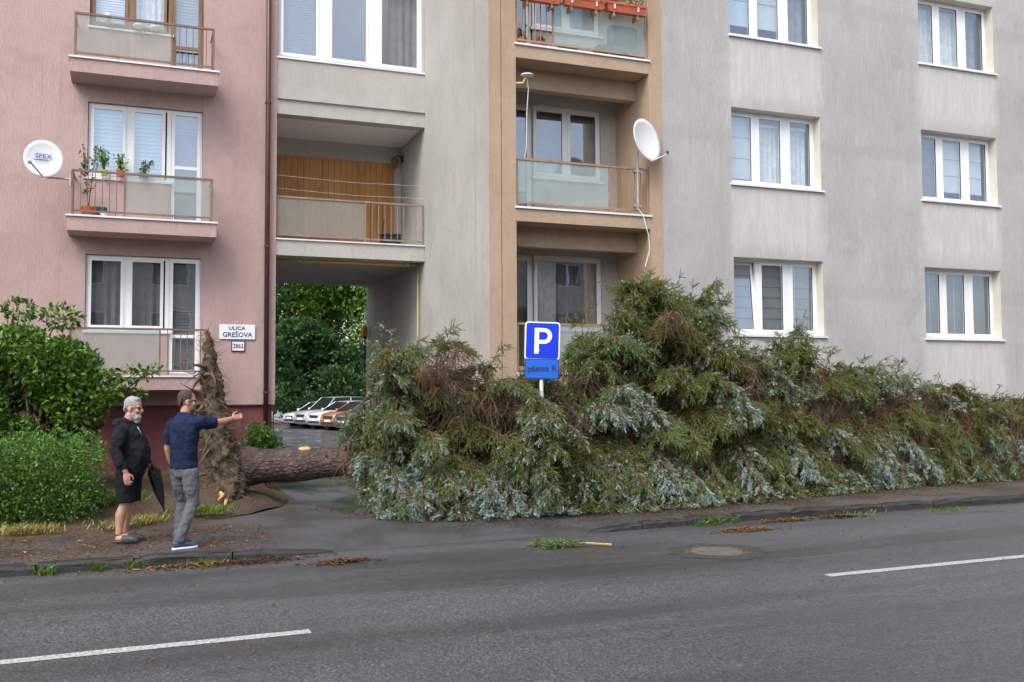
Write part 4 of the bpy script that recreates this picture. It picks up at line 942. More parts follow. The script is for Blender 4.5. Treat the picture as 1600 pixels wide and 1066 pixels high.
# ---------------------------------------------------------------- shrubs, hedge, trees
def clumps(cs, n, rg, shell=.55):
    """leaf points and outward directions through a set of ellipsoid clumps (x,y,z,rx,ry,rz)"""
    cs = np.asarray(cs, float); vol = (cs[:, 3] * cs[:, 4] * cs[:, 5]) ** .7; k = rg.choice(len(cs), n, p=vol / vol.sum())
    d = rg.normal(size=(n, 3)); d /= np.linalg.norm(d, axis=1)[:, None]; q = shell + (1.06 - shell) * rg.random(n) ** .6
    return cs[k, :3] + d * q[:, None] * cs[k, 3:6], d, k
def woody(name, loc, label, cat, cs, n, size, leafm, stems, group=None, tint=(.5, .2), trunk_r=.03, aspect=.55, trunkname='stem', limbs=True, up=.3, hang=0, sm=None, crown='foliage', seed=1):
    rg = np.random.default_rng(seed); e = empty(name, loc, label, cat, group); cs = np.asarray(cs, float)
    mb = MB()
    for k, c in enumerate(cs if limbs else cs[:stems]):
        b = Vector(loc) + Vector((rg.uniform(-1, 1) * .1 * stems, rg.uniform(-1, 1) * .08 * stems, -.03)) if stems > 1 else Vector(loc)
        if stems > 1:
            tip = Vector(c[:3]); m_ = b.lerp(tip, .5) + Vector((0, 0, .12 * (tip - b).length)); mb.tube([b, m_, tip], [trunk_r, trunk_r * .6, trunk_r * .2], 5)
    if stems == 1:
        top = cs[:, 2].max(); cx, cy = cs[:, 0].mean(), cs[:, 1].mean(); pt = []
        for i in range(6):
            t = i / 5; pt.append(Vector(loc).lerp(Vector((cx, cy, top)), t) + Vector((rg.normal() * .1 * t, rg.normal() * .1 * t, 0)))
        mb.tube(pt, [trunk_r * (1 - .85 * i / 5) for i in range(6)], 8)
        for c in cs:
            t = np.clip((c[2] - loc[2]) / (top - loc[2]) * .7, .15, .9); b = Vector(loc).lerp(Vector((cx, cy, top)), float(t)); mb.tube([b, b.lerp(Vector(c[:3]), .5) + Vector((0, 0, .15)), Vector(c[:3])], [trunk_r * .35, trunk_r * .2, trunk_r * .06], 5)
    obj(trunkname, mb, sm or M['bark'], e)
    P_, D, k = clumps(cs, n, rg); kt = rg.normal(0, 1, len(cs))
    tn = np.clip(tint[0] + tint[1] * rg.normal(size=n) + .10 * kt[k], 0, 1)
    D2 = D.copy(); D2[:, 2] += .25 - hang
    foliage(crown, P_, size, leafm, e, tn, D=D2, up=up, aspect=aspect, rg=rg)
    return e
g5 = np.random.default_rng(11)
# big dark shrub left
cs = []
for i in range(58):
    x_ = g5.uniform(-4.2, -.05); hmax = np.interp(x_, [-4.2, -2.4, -1.7, -1.0, -.5, 0, .2], [2.8, 2.9, 2.75, 2.62, 2.1, 1.8, 1.5]); r_ = g5.uniform(.32, .52)
    cs.append((x_, g5.uniform(15.9, 17.3), g5.uniform(.5, hmax - r_ * .7) if i > 14 else hmax - r_ * .7, r_, r_, r_ * .85))
cs = [c for c in cs if c[0] + c[3] * .9 < (.12 if c[2] > 1.6 else -.36)]
cs += [(.1, 16.2, 2.05, .28, .12, .10), (.32, 16.15, 2.12, .16, .08, .07), (.05, 16.2, 1.75, .22, .15, .10), (-.95, 16.4, 2.92, .3, .2, .18), (-1.5, 16.4, 3.02, .22, .2, .16)]
woody('large_shrub', (-1.6, 16.6, .12), 'tall dark green leafy shrub standing behind the clipped hedge', 'shrub', cs, 44000, .095, M['leafdk'], 8, tint=(.48, .26), trunk_r=.035, up=.25, seed=3)
# clipped hedge
cs = []
for x_ in np.arange(-5.3, -.42, .21):
    for y_ in (14.0, 14.4, 14.8, 15.15):
        for z_ in (.22, .50, .78, 1.04):
            r_ = g5.uniform(.18, .23); cs.append((x_ + g5.normal() * .03, y_ + g5.normal() * .05, z_ + g5.normal() * .05, r_, r_, r_))
woody('clipped_hedge', (-2.8, 14.7, .03), 'bright green clipped privet hedge beside the pavement at the left edge', 'hedge', cs, 62000, .05, M['leaflt'], 14, tint=(.42, .22), trunk_r=.012, up=.35, limbs=False, seed=5)
cs = [(2.28 + g5.normal() * .12, 18.2 + g5.normal() * .12, .45 + g5.random() * .62, .19, .19, .19) for _ in range(18)]
woody('small_shrub', (2.28, 18.2, .15), 'small round light green shrub at the corner of the pink building', 'shrub', cs, 5000, .06, M['leaflt'], 6, tint=(.35, .2), trunk_r=.012, seed=6)
# trees in the courtyard
def tree(label, x_, y_, h, rad, n, leafm, tint, seed, size=.36, low=.12, hang=0., nc=46):
    rg = np.random.default_rng(seed); cs = []
    for i in range(nc):
        z_ = low + (1 - low) * rg.random() ** .8; w = rad * (math.sin(math.pi * min(1, .16 + z_ * .80)) ** .7); a = rg.uniform(0, 6.28); q = w * math.sqrt(rg.random()); r_ = rad * rg.uniform(.22, .40)
        cs.append((x_ + q * math.cos(a), y_ + q * math.sin(a), h * z_, r_, r_, r_ * (.6 if hang == 0 else 1.6)))
    woody('courtyard_tree', (x_, y_, -.32), label, 'tree', cs, int(n * 1.7), size, leafm, 1, 'trees behind the courtyard cars', tint, .2, .5, 'trunk', seed=seed, hang=hang, crown='crown')
tree('dark green tree at the left of the courtyard, behind the cars', 10.8, 68, 6.0, 3.6, 9000, M['leaftree'], (.55, .25), 21, low=.06)
tree('dark green tree in the middle of the courtyard, behind the orange car', 16.0, 69, 4.4, 4.0, 9000, M['leaftree'], (.40, .25), 22, low=.04)
tree('deep green tree at the right of the courtyard, partly behind the passage wall', 20.5, 67, 5.4, 4.0, 8000, M['leaftree'], (.35, .25), 23, low=.04)
tree('pale green weeping tree high behind the courtyard trees', 17.2, 75, 17, 5.4, 15000, M['leafwil'], (.55, .25), 24, hang=1.6, low=.25)
tree('fresh green tree high behind the left courtyard tree', 12.0, 77, 17, 5.0, 11000, M['leafwil'], (.3, .25), 25, hang=.3, low=.2)
tree('dark tree filling the gap at the far left of the courtyard', 6.5, 72, 13, 4.2, 7000, M['leaftree'], (.4, .2), 26, low=.04)
tree('dark tree filling the gap at the far right of the courtyard', 25, 73, 13, 4.5, 7000, M['leaftree'], (.4, .2), 27, low=.04)
tree('dark tree beyond the left wall of the passage', 1.0, 74, 12, 4.5, 7000, M['leaftree'], (.4, .2), 28, low=.04)
cs = [(x_, 64.5 + g5.normal() * .4, .3 + g5.random() * 1.3, .8, .6, .6) for x_ in np.arange(-8, 25, .45)]
woody('courtyard_hedge', (9, 64.5, -.3), 'dark overgrown hedge behind the parked cars', 'hedge', cs, 14000, .20, M['leaftree'], 10, tint=(.35, .2), limbs=False, seed=31)
# ---------------------------------------------------------------- the fallen spruce
G = np.random.default_rng(99)
TR = [(1.45, 15.95, .62), (2.4, 15.68, .62), (3.4, 15.30, .68), (4.6, 14.9, .78), (5.8, 14.55, .88), (7.5, 14.25, .98), (9.5, 14.2, 1.0), (12, 14.35, 1.0), (14.5, 14.55, .95), (17.5, 14.75, .9)]
TRr = [.33, .245, .225, .21, .20, .18, .16, .12, .08, .03]
TA = np.array(TR)
def trunk_pt(x):
    return Vector((x, float(np.interp(x, TA[:, 0], TA[:, 1])), float(np.interp(x, TA[:, 0], TA[:, 2]))))
sp = empty('fallen_spruce', (2.0, 15.7, 0), 'uprooted blue spruce lying across the driveway along the grey building', 'tree')
def dense(pts, n):
    pts = np.asarray(pts, float); t = np.linspace(0, len(pts) - 1, n); return [Vector([float(np.interp(q, range(len(pts)), pts[:, k])) for k in range(3)]) for q in t]
tb = MB(); dp_ = dense(TR, 60); rr = [float(np.interp(q, np.linspace(0, 1, len(TRr)), TRr)) * (1 + .05 * math.sin(q * 61)) for q in np.linspace(0, 1, 60)]
tb.tube(dp_, rr, 20); me = tb.mesh('trunk', True)
co = np.empty(len(me.vertices) * 3, np.float32); me.vertices.foreach_get('co', co); co = co.reshape(-1, 3)
co += np.array([[mnoise.noise(Vector((float(p[0]) * 5, float(p[1]) * 9, float(p[2]) * 9))) * .022, 0, mnoise.noise(Vector((float(p[0]) * 6, float(p[1]) * 9, float(p[2]) * 9 + 5))) * .022] for p in co], np.float32)
me.vertices.foreach_set('co', co.ravel()); me.update()
trunk = obj('trunk', me, M['bark'], sp)
obj('scar', MB().ell((2.62, 15.56, .885), (.10, .05, .02), 12, 6, Matrix.Rotation(R(35), 3, 'X')), M['woodraw'], trunk, True)
for (x_, a_) in ((2.1, -1.2), (2.9, -1.0), (3.2, -.5), (2.5, -1.7), (1.95, -.3)):
    p = trunk_pt(x_); d_ = Vector((0, math.sin(a_), math.cos(a_))); obj('branch_stub', MB().tube([p + d_ * .2, p + d_ * .30], [.022, .015], 6), M['bark'], trunk)
# root plate: soil and torn roots standing on edge
rp = MB()
prof = [(0, 1.52, .30, .95), (.25, 1.50, .28, .95), (.6, 1.46, .25, .85), (1.0, 1.38, .21, .72), (1.4, 1.31, .165, .60), (1.8, 1.26, .125, .46), (2.15, 1.23, .09, .34), (2.45, 1.20, .065, .22), (2.66, 1.18, .045, .12), (2.78, 1.17, .02, .04)]
rp.tube([(x_, 16.05, z_ - .03) for z_, x_, a_, b_ in prof], [(a_, b_) for z_, x_, a_, b_ in prof], 20, ref=(1, 0, 0))
for i in range(26):
    z_ = G.uniform(.2, 2.1); xc = float(np.interp(z_, [p[0] for p in prof], [p[1] for p in prof])); a_ = float(np.interp(z_, [p[0] for p in prof], [p[2] for p in prof])); b_ = float(np.interp(z_, [p[0] for p in prof], [p[3] for p in prof])); an = G.uniform(0, 6.28)
    rp.ell((xc + a_ * .85 * math.cos(an), 16.05 + b_ * .85 * math.sin(an), z_), tuple(G.uniform(.05, .13, 3)), 8, 6)
root = obj('root_plate', remesh(rp, .028, 2, jitter=.085, js=6.5), simple('root_soil', (.060, .040, .026), .95, .6, 12, 1.0, 30, c2=(.13, .095, .062)), sp)
def rootlet(p0, d_, L, r, n=6, wob=.35):
    p = Vector(p0); d_ = Vector(d_).normalized(); pts = [p.copy()]
    for i in range(n):
        d_ = (d_ + Vector(G.normal(size=3) * wob) * .6).normalized(); p = p + d_ * (L / n); pts.append(p.copy())
    return pts, [r * (1 - .8 * i / n) for i in range(n + 1)]
RB = simple('torn_root_bark', (.13, .09, .06), .85, .35, 12, .5, 40)
for i in range(34):                                 # thick torn roots
    z_ = G.uniform(.15, 2.2) ** 1.0; xc = float(np.interp(z_, [p[0] for p in prof], [p[1] for p in prof])); b_ = float(np.interp(z_, [p[0] for p in prof], [p[3] for p in prof])); yy = 16.05 + G.uniform(-1, .6) * b_
    d_ = Vector((-.6 + G.normal() * .5, -.7 + G.normal() * .4, G.normal() * .7 + .1)); pts, rs = rootlet((xc - .1, yy, z_), d_, G.uniform(.25, .6), G.uniform(.012, .045))
    obj('root', MB().tube(pts, rs, 6), RB, root, True)
for i, (x_, y_, z_) in enumerate(((1.33, 15.12, .28), (1.40, 15.1, .20))):
    obj('torn_root', MB().tube([(x_, y_ + .1, z_), (x_ + G.normal() * .03, y_ - .05, z_ - .02), (x_ + G.normal() * .06, y_ - .12, z_ - .08)], [.035, .03, .012], 6), M['woodraw'], root)
# fine rootlets, too many to count
mb = MB()
for i in range(420):
    z_ = G.uniform(.05, 2.7); xc = float(np.interp(z_, [p[0] for p in prof], [p[1] for p in prof])); a_ = float(np.interp(z_, [p[0] for p in prof], [p[2] for p in prof])); b_ = float(np.interp(z_, [p[0] for p in prof], [p[3] for p in prof])); an = G.uniform(2.2, 6.2)
    p0 = (xc + a_ * math.cos(an), 16.05 + b_ * math.sin(an), z_); pts, rs = rootlet(p0, (math.cos(an), math.sin(an), G.normal() * .6), G.uniform(.08, .30), G.uniform(.003, .008), 4, .5); mb.tube(pts, rs, 3, cap=False)
tag(obj('rootlets', mb, RB, root), kind='stuff')
# --- needled shoots
def shoot_template(nn=20, seed=0):
    g = np.random.default_rng(seed); V = []
    for i in range(nn):
        z_ = .02 + .90 * i / nn; a = i * 2.39996; w = .36
        r_ = 1.0 * (1 - .35 * z_); V += [[.30 * math.cos(a - w * 4), .30 * math.sin(a - w * 4), z_ - .05], [.30 * math.cos(a + w * 4), .30 * math.sin(a + w * 4), z_ + .09], [r_ * math.cos(a), r_ * math.sin(a), z_ + .16 + .10 * g.random()]]
    V = np.array(V); return V
ST = shoot_template(13)
def shoots(P_, D, L, Rr):
    n = len(P_); D = D / (np.linalg.norm(D, axis=1)[:, None] + 1e-9); h = G.normal(size=(n, 3)); A = np.cross(D, h); A /= np.linalg.norm(A, axis=1)[:, None] + 1e-9; B = np.cross(D, A)
    V = P_[:, None] + D[:, None] * (ST[None, :, 2:3] * L[:, None, None]) + A[:, None] * (ST[None, :, 0:1] * Rr[:, None, None]) + B[:, None] * (ST[None, :, 1:2] * Rr[:, None, None])
    V = V.reshape(-1, 3); return V, np.arange(len(V)).reshape(-1, 3)
UP = np.array([0, 0, 1.])
def tube_arrays(paths, rads, n=3):
    """paths (m,k,3), rads (m,k) -> merged thin tubes"""
    m, k, _ = paths.shape; T_ = np.gradient(paths, axis=1); T_ /= np.linalg.norm(T_, axis=2)[..., None] + 1e-9
    h = np.broadcast_to(np.array([.31, .57, .76]), T_.shape); A = np.cross(T_, h); A /= np.linalg.norm(A, axis=2)[..., None] + 1e-9; B = np.cross(T_, A)
    an = np.arange(n) * 2 * np.pi / n
    V = paths[:, :, None] + rads[:, :, None, None] * (A[:, :, None] * np.cos(an)[None, None, :, None] + B[:, :, None] * np.sin(an)[None, None, :, None])
    idx = np.arange(m * k * n).reshape(m, k, n); a = idx[:, :-1]; b = idx[:, 1:]
    F = np.stack([a, np.roll(a, -1, 2), np.roll(b, -1, 2), b], -1).reshape(-1, 4); return V.reshape(-1, 3), F
def spruce_branch(P0, P1, P2, lt=.55, bare=.3, blue=.3, green=.4, step=.05, r0=.022, hangk=.9, orange=.4, dead=False, label=None):
    P0, P1, P2 = (np.array(p, float) for p in (P0, P1, P2)); L = np.linalg.norm(P1 - P0) + np.linalg.norm(P2 - P1)
    f = lambda t: ((1 - t) ** 2)[:, None] * P0 + (2 * t * (1 - t))[:, None] * P1 + (t ** 2)[:, None] * P2
    tt = np.linspace(0, 1, 14); ax = f(tt) + np.concatenate([np.zeros((1, 3)), G.normal(size=(13, 3)) * .015 * L]) * .5
    V1, F1 = tube_arrays(ax[None], (r0 * (1 - tt) + .003)[None], 6); tw = [np.full(len(V1), .25 + .2 * G.random())]; Vs = [V1]; Fs = [F1]; off = len(V1)
    n = max(8, int(L / step)); t = np.sort(G.uniform(.10, 1.0, n)); base = np.stack([np.interp(t, tt, ax[:, k]) for k in range(3)], 1)
    tan = np.gradient(ax, axis=0); tan = np.stack([np.interp(t, tt, tan[:, k]) for k in range(3)], 1); tan /= np.linalg.norm(tan, axis=1)[:, None]
    lat = np.cross(tan, UP); lat /= np.linalg.norm(lat, axis=1)[:, None] + 1e-6; sg = np.where(np.arange(n) % 2 == 0, 1., -1.)[:, None]
    d0 = tan * .55 + lat * sg * G.uniform(.4, 1., (n, 1)) + UP * G.normal(0, .22, (n, 1)); d0 /= np.linalg.norm(d0, axis=1)[:, None]
    cl = .5 + .5 * np.sin(t * G.uniform(9, 16) + G.uniform(0, 6.28)); ln = lt * (.35 + .75 * np.sqrt(np.clip(1 - t, 0, 1))) * G.uniform(.6, 1.2, n) * (.55 + .75 * cl); ln = np.minimum(ln, 1.0)
    K = 5; path = np.zeros((n, K, 3)); path[:, 0] = base; d = d0.copy()
    for k in range(1, K):
        d = d + np.array([0, 0, -1.]) * hangk * .42 + G.normal(size=(n, 3)) * .10; d /= np.linalg.norm(d, axis=1)[:, None]; path[:, k] = path[:, k - 1] + d * (ln / (K - 1))[:, None]
    path[:, :, 2] = np.maximum(path[:, :, 2], .03 + .04 * G.random((n, K)))
    isb = (t < bare + G.normal(0, .06, n))
    rd = np.linspace(.0055, .002, K)[None] * np.ones((n, 1)); V2, F2 = tube_arrays(path, rd); tc = np.where(isb, np.where(G.random(n) < orange, .72, .22), .55) + G.normal(0, .10, n)
    Vs.append(V2); Fs.append(F2 + off); tw.append(np.repeat(np.clip(tc, 0, 1), K * 3)); off += len(V2)
    # second-order bare twiglets in the shaded inner part
    nb_ = int(isb.sum())
    if nb_:
        src = path[isb]; q = 4; kk = G.integers(1, K, (nb_, q)); b0 = src[np.arange(nb_)[:, None], kk].reshape(-1, 3); dd = G.normal(size=(len(b0), 3)) * .6 + np.array([0, 0, -.6]); dd /= np.linalg.norm(dd, axis=1)[:, None]
        l2 = G.uniform(.10, .30, len(b0)); p3 = np.stack([b0, b0 + dd * l2[:, None] * .5, b0 + dd * l2[:, None] + np.array([0, 0, -.05])], 1); p3[:, :, 2] = np.maximum(p3[:, :, 2], .02)
        V3, F3 = tube_arrays(p3, np.linspace(.0035, .0015, 3)[None] * np.ones((len(b0), 1))); Vs.append(V3); Fs.append(F3 + off); tw.append(np.repeat(np.clip(np.repeat(tc[isb], q) + G.normal(0, .12, len(b0)), 0, 1), 9))
    b = obj('branch', np_mesh('branch', np.concatenate(Vs), np.concatenate(Fs), False, np.concatenate(tw)), M['twig'], sp)
    if dead: return b
    Pn, Dn, Tn, Ln = [], [], [], []; tj = G.normal(0, .10, n)
    for j in np.nonzero(~isb)[0]:
        m = max(5, int(ln[j] / .0180)); s = np.sort(G.uniform(.12, 1., m)) * (K - 1); i0 = np.minimum(s.astype(int), K - 2); fr = (s - i0)[:, None]
        p = path[j, i0] * (1 - fr) + path[j, i0 + 1] * fr; td = path[j, i0 + 1] - path[j, i0]; td /= np.linalg.norm(td, axis=1)[:, None] + 1e-9
        la = np.cross(td, G.normal(size=(m, 3))); la /= np.linalg.norm(la, axis=1)[:, None] + 1e-9
        dd = td * .7 + la * .75 + np.array([0, 0, -.22]); dd[-1] = td[-1]
        tip = s / (K - 1) * .55 + t[j] * .45
        tn = np.clip(G.normal(green + .10 * (cl[j] - .5), .12, m) - .12 * (1 - tip) + tj[j], .0, .66); fresh = G.random(m) < blue * np.clip(tip * 1.7 - .45, 0, 1.2)
        tn = np.where(fresh, np.clip(G.normal(.87, .07, m), .74, 1), tn)
        Pn.append(p); Dn.append(dd); Tn.append(tn); Ln.append(np.where(fresh, G.uniform(.05, .09, m), G.uniform(.08, .17, m)))
    if not Pn: return b
    Pn, Dn, Tn, Ln = (np.concatenate(a) for a in (Pn, Dn, Tn, Ln)); rad = np.where(Tn > .72, .025, .019) * G.uniform(.85, 1.2, len(Tn))
    Vn, Fn = shoots(Pn, Dn, Ln, rad); Vn[:, 2] = np.maximum(Vn[:, 2], .012)
    if True: Vn[:, 1] = np.where(Vn[:, 0] > 5.6, np.minimum(Vn[:, 1], 15.21), Vn[:, 1])
    global NSHOOT; NSHOOT += len(Pn)
    fo = obj('needles', np_mesh('needles', Vn, Fn, False, np.repeat(Tn, len(ST))), M['needle'], b); fo['kind'] = 'stuff'
    return b
NSHOOT = 0
FX = [2.7, 3.1, 3.5, 4.2, 5.2, 6.2, 7.0, 8.0, 9.2, 11.0, 12.6, 14.4, 16.5, 18]; FY = [15.0, 14.2, 13.15, 12.72, 12.62, 12.66, 12.45, 12.65, 12.85, 13.30, 13.6, 13.95, 14.3, 14.5]
TX = [2.9, 3.3, 3.8, 4.5, 5.0, 5.6, 6.2, 6.55, 6.8, 7.3, 7.9, 8.6, 9.2, 9.6, 9.95, 10.4, 10.9, 11.3, 12.0, 13.4, 14.3, 16, 18]; TZ = [1.6, 2.25, 2.55, 2.6, 2.4, 2.15, 1.9, 1.9, 2.8, 3.2, 3.75, 3.50, 3.6, 3.1, 2.4, 2.65, 2.95, 2.5, 2.25, 2.2, 2.0, 1.8, 1.65]
front = lambda x: float(np.interp(x, FX, FY)); topz = lambda x: float(np.interp(x, TX, TZ))
def root_at(x, lean): return trunk_pt(min(max(x - lean, 3.2), 17))
# front skirt lying on the ground, blue tips
x = 3.5
while x < 17.6:
    c = x + G.normal() * .08; yf = front(c) + .10 + G.uniform(0, .25); rt = root_at(c, G.uniform(-.5, .7)); hgt = G.uniform(.75, 1.15)
    spruce_branch(rt, (c * .6 + rt.x * .4, yf * .55 + rt.y * .45, hgt + .25), (c + G.normal() * .18, yf, G.uniform(.10, .40)), lt=G.uniform(.38, .62), bare=G.uniform(.2, .4), blue=G.choice([.08, .35, 1.1, 1.3]) if c > 6.5 else G.choice([.3, 1.2, 1.5]), green=G.uniform(.12, .55), orange=.6, hangk=G.uniform(.5, 1.2))
    x += .17 if x < 7.5 else .25 if x < 11 else .3
# lowest boughs pressed flat on the ground
x = 3.6
while x < 17.5:
    c = x + G.normal() * .08; yf = front(c) + G.uniform(.05, .3); rt = root_at(c, G.uniform(-.4, .5))
    spruce_branch((rt.x, rt.y, .45), ((c + rt.x) / 2, (yf + rt.y) / 2, .55), (c, yf, .07), lt=G.uniform(.35, .5), bare=.45, blue=G.choice([.1, .5, 1.0]), green=G.uniform(.12, .5), orange=.4, hangk=G.uniform(.15, .5), step=.06)
    x += .24
# middle tier
x = 3.6
while x < 17.6:
    c = x + G.normal() * .12; H_ = topz(c); yf = front(c) + G.uniform(.3, .75); rt = root_at(c, G.uniform(-.6, .9)); z_ = G.uniform(.65, max(.8, min(1.45, H_ - .35)))
    spruce_branch(rt, ((c + rt.x) / 2, (yf + rt.y) / 2, z_ + .55), (c, yf, z_), lt=.60, bare=G.uniform(.45, .78) if 4.2 < c < 6.4 or 9.6 < c < 10.4 else G.uniform(.28, .5), blue=G.choice([.02, .12, .9]), green=G.uniform(.10, .55), orange=.55, hangk=G.uniform(.4, 1.3))
    x += .30 if x < 10 else .34
# upper tier following the outline
x = 3.6
while x < 17.6:
    c = x + G.normal() * .10; H_ = topz(c); near_sign = 4.3 < c < 6.7
    yy = G.uniform(min(front(c) + .55, 14.8), 14.9) if not near_sign else G.uniform(13.3, 14.5); z_ = H_ * G.uniform(.70, 1.03) - .12; rt = root_at(c, G.uniform(-.5, .8))
    spruce_branch(rt, (c * .7 + rt.x * .3, (yy + rt.y) / 2, z_ + .30), (c, yy, z_), lt=.62 if H_ > 2.2 else .45, bare=G.uniform(.6, .85) if near_sign else G.uniform(.3, .5), blue=G.choice([.02, .08, .5]), green=G.uniform(.12, .52), orange=.3, hangk=G.uniform(.4, 1.3))
    x += .27 if 6.6 < x < 9.8 else .36
# extra fullness of the tall mass and single upright leaders
for c, y_, z_ in ((6.75, 14.0, 2.55), (6.95, 13.7, 2.2), (7.2, 13.6, 2.6), (7.5, 13.8, 3.0), (7.75, 14.2, 3.3), (8.0, 13.6, 2.8), (8.3, 14.0, 3.0), (8.6, 13.7, 2.6), (8.9, 14.0, 3.0), (9.15, 14.2, 3.2), (9.3, 13.7, 2.5), (7.1, 13.3, 1.8), (7.9, 13.2, 2.1), (8.6, 13.3, 2.0), (9.2, 13.4, 1.9), (6.9, 13.2, 1.5), (10.5, 14.2, 2.3), (10.8, 14.1, 2.55), (11.0, 14.3, 2.2), (9.9, 14.0, 1.7), (10.2, 13.8, 1.9)):
    rt = root_at(c, G.uniform(-.3, .5)); spruce_branch(rt, (c, (y_ + rt.y) / 2, z_ + .25), (c + G.normal() * .15, y_, z_), lt=.6, bare=.25, blue=G.choice([.03, .1, .6]), green=G.uniform(.15, .55), hangk=G.uniform(.6, 1.3))
for (a, b, c_) in (((7.6, 14.2, 1.2), (7.75, 14.2, 3.0), (8.0, 14.3, 3.62)), ((8.9, 14.3, 1.2), (8.95, 14.2, 3.2), (9.25, 14.2, 3.62)), ((10.6, 14.3, 1.1), (10.65, 14.3, 2.4), (10.95, 14.2, 2.85)), ((3.9, 14.6, 1.0), (3.9, 13.9, 2.75), (3.4, 13.6, 2.3)), ((11.2, 14.5, 1.2), (12.2, 14.3, 2.3), (13.9, 14.2, 1.9)), ((5.0, 14.6, 1.0), (4.7, 13.6, 2.4), (5.5, 13.0, 1.75))):
    spruce_branch(a, b, c_, lt=.42, bare=.3, blue=.25, green=.4, r0=.03)
# left end, reaching back towards the trunk
for (c, y_, z_) in ((3.55, 14.4, .55), (3.5, 14.5, .7), (3.35, 14.0, .35), (3.75, 14.0, 1.2), (3.65, 13.8, 1.6), (3.5, 13.6, 2.05), (3.6, 13.7, 1.0), (3.45, 13.5, .6), (3.55, 13.3, 1.35), (3.4, 13.4, .3), (3.6, 13.0, .3)):
    rt = root_at(4.4, G.uniform(0, .6)); spruce_branch(rt, ((c + rt.x) / 2, (y_ + rt.y) / 2, z_ + .45), (c, y_, z_), lt=.5, bare=.35, blue=.5, green=.42)
# boughs hanging in front of the sign post
for (c, y_, z_) in ((5.2, 12.7, .9), (5.5, 12.62, 1.4), (5.62, 12.7, 1.5), (5.65, 12.6, 1.0), (5.5, 12.6, .7), (5.35, 12.6, .6), (5.55, 12.55, .4), (6.05, 12.75, 1.1), (4.2, 12.8, .5), (4.0, 12.9, 1.0)):
    rt = root_at(c, G.uniform(-.5, .6)); spruce_branch(rt, ((c + rt.x) / 2, (y_ + rt.y) / 2, z_ + .55), (c, y_, z_), lt=.55, bare=.45, blue=.4, green=G.uniform(.2, .5), hangk=1.2)
# dead, bare branches arching over the middle
for i in range(54):
    c = G.choice([G.uniform(3.6, 6.4), G.uniform(3.9, 6.2), G.uniform(4.2, 6.2), G.uniform(6.5, 11.0), G.uniform(10, 16)]); H_ = topz(c); rt = root_at(c, G.uniform(-.8, .8)); y_ = G.uniform(front(c) + .4, front(c) + 1.3)
    spruce_branch(rt, (c, (y_ + rt.y) / 2 + .1, H_ * .95), (c + G.normal() * .4, y_, H_ * G.uniform(.45, .95)), lt=.55, bare=1.1, dead=True, orange=.25, r0=.014, hangk=.7)
# snapped tops and thin leaders sticking out of the outline
for (x_, y_, z_, dx, dz) in ((3.7, 13.8, 2.0, -.25, .75), (4.3, 13.9, 2.0, .2, .75), (4.9, 14.0, 1.9, .5, .65), (5.3, 13.8, 1.8, .5, .45), (6.9, 14.1, 2.2, -.15, .85), (7.3, 14.1, 2.6, .1, .75), (7.8, 14.2, 3.0, .25, .72), (8.25, 14.2, 3.0, .35, .65), (8.8, 14.3, 2.9, .12, .65), (9.2, 14.3, 2.8, .3, .65), (9.7, 14.2, 2.0, .25, .6), (10.4, 14.2, 2.1, .3, .75), (10.9, 14.3, 2.3, .3, .75), (11.4, 14.3, 1.9, .4, .6), (11.9, 14.3, 1.7, .6, .65), (12.4, 14.3, 1.7, .5, .6), (12.9, 14.3, 1.6, .5, .75), (13.3, 14.4, 1.6, .6, .65), (14.0, 14.5, 1.5, .5, .55), (14.9, 14.5, 1.4, .6, .5), (15.6, 14.6, 1.35, .5, .5), (16.3, 14.6, 1.3, .5, .45)):
    rt = trunk_pt(max(3.3, x_ - .3)); q = 1 if G.random() < .45 else 0
    spruce_branch(rt, (x_ - .1, (y_ + rt.y) / 2, z_ * .75), (x_ + dx, y_, z_ + dz), lt=G.uniform(.22, .36), bare=G.uniform(.2, .5) if not q else .8, blue=G.choice([.05, .4]), green=G.uniform(.2, .5), hangk=G.uniform(.1, .6), r0=.016, step=.06)
print('spruce shoots', NSHOOT)
# ---------------------------------------------------------------- grass, litter, debris
def blades(name, P_, h, tint, label, cat='grass', spread=.45):
    n = len(P_); d = G.normal(size=(n, 3)) * spread; d[:, 2] = 1; d /= np.linalg.norm(d, axis=1)[:, None]; hh = (h * G.uniform(.5, 1.2, n))[:, None]; a = np.stack([-d[:, 1], d[:, 0], d[:, 2] * 0], 1); a /= np.linalg.norm(a, axis=1)[:, None] + 1e-9
    b = G.normal(size=(n, 3)) * .3; b[:, 2] = -.15
    V = np.stack([P_ - a * .004, P_ + a * .004, P_ + d * hh * .6 + a * .003, P_ + d * hh + b * hh * .5], 1).reshape(-1, 3); i = np.arange(n) * 4
    F = np.concatenate([np.stack([i, i + 1, i + 2], 1), np.stack([i, i + 2, i + 3], 1)]); o = obj(name, np_mesh(name, V, F, False, np.repeat(tint, 4)), M['grass']); tag(o, label, cat, kind='stuff'); return o
def tuft(x_, y_, z_, n, r_, h, label, t=.3):
    P_ = np.stack([x_ + G.normal(size=n) * r_, y_ + G.normal(size=n) * r_ * .35, np.full(n, z_)], 1); return blades('grass_tuft', P_, h, np.clip(G.normal(t, .15, n), 0, 1), label)
tuft(.78, 11.27, -.10, 110, .20, .09, 'bright grass tuft below the kerb at the pointing man')
tuft(-.72, 11.24, -.10, 34, .05, .15, 'small grass tuft at the kerb near the left edge'); tuft(-.25, 11.27, -.10, 40, .05, .14, 'tiny grass tuft at the kerb left of the two men'); tuft(.12, 11.3, -.10, 34, .06, .12, 'narrow grass tuft at the kerb in front of the bearded man')
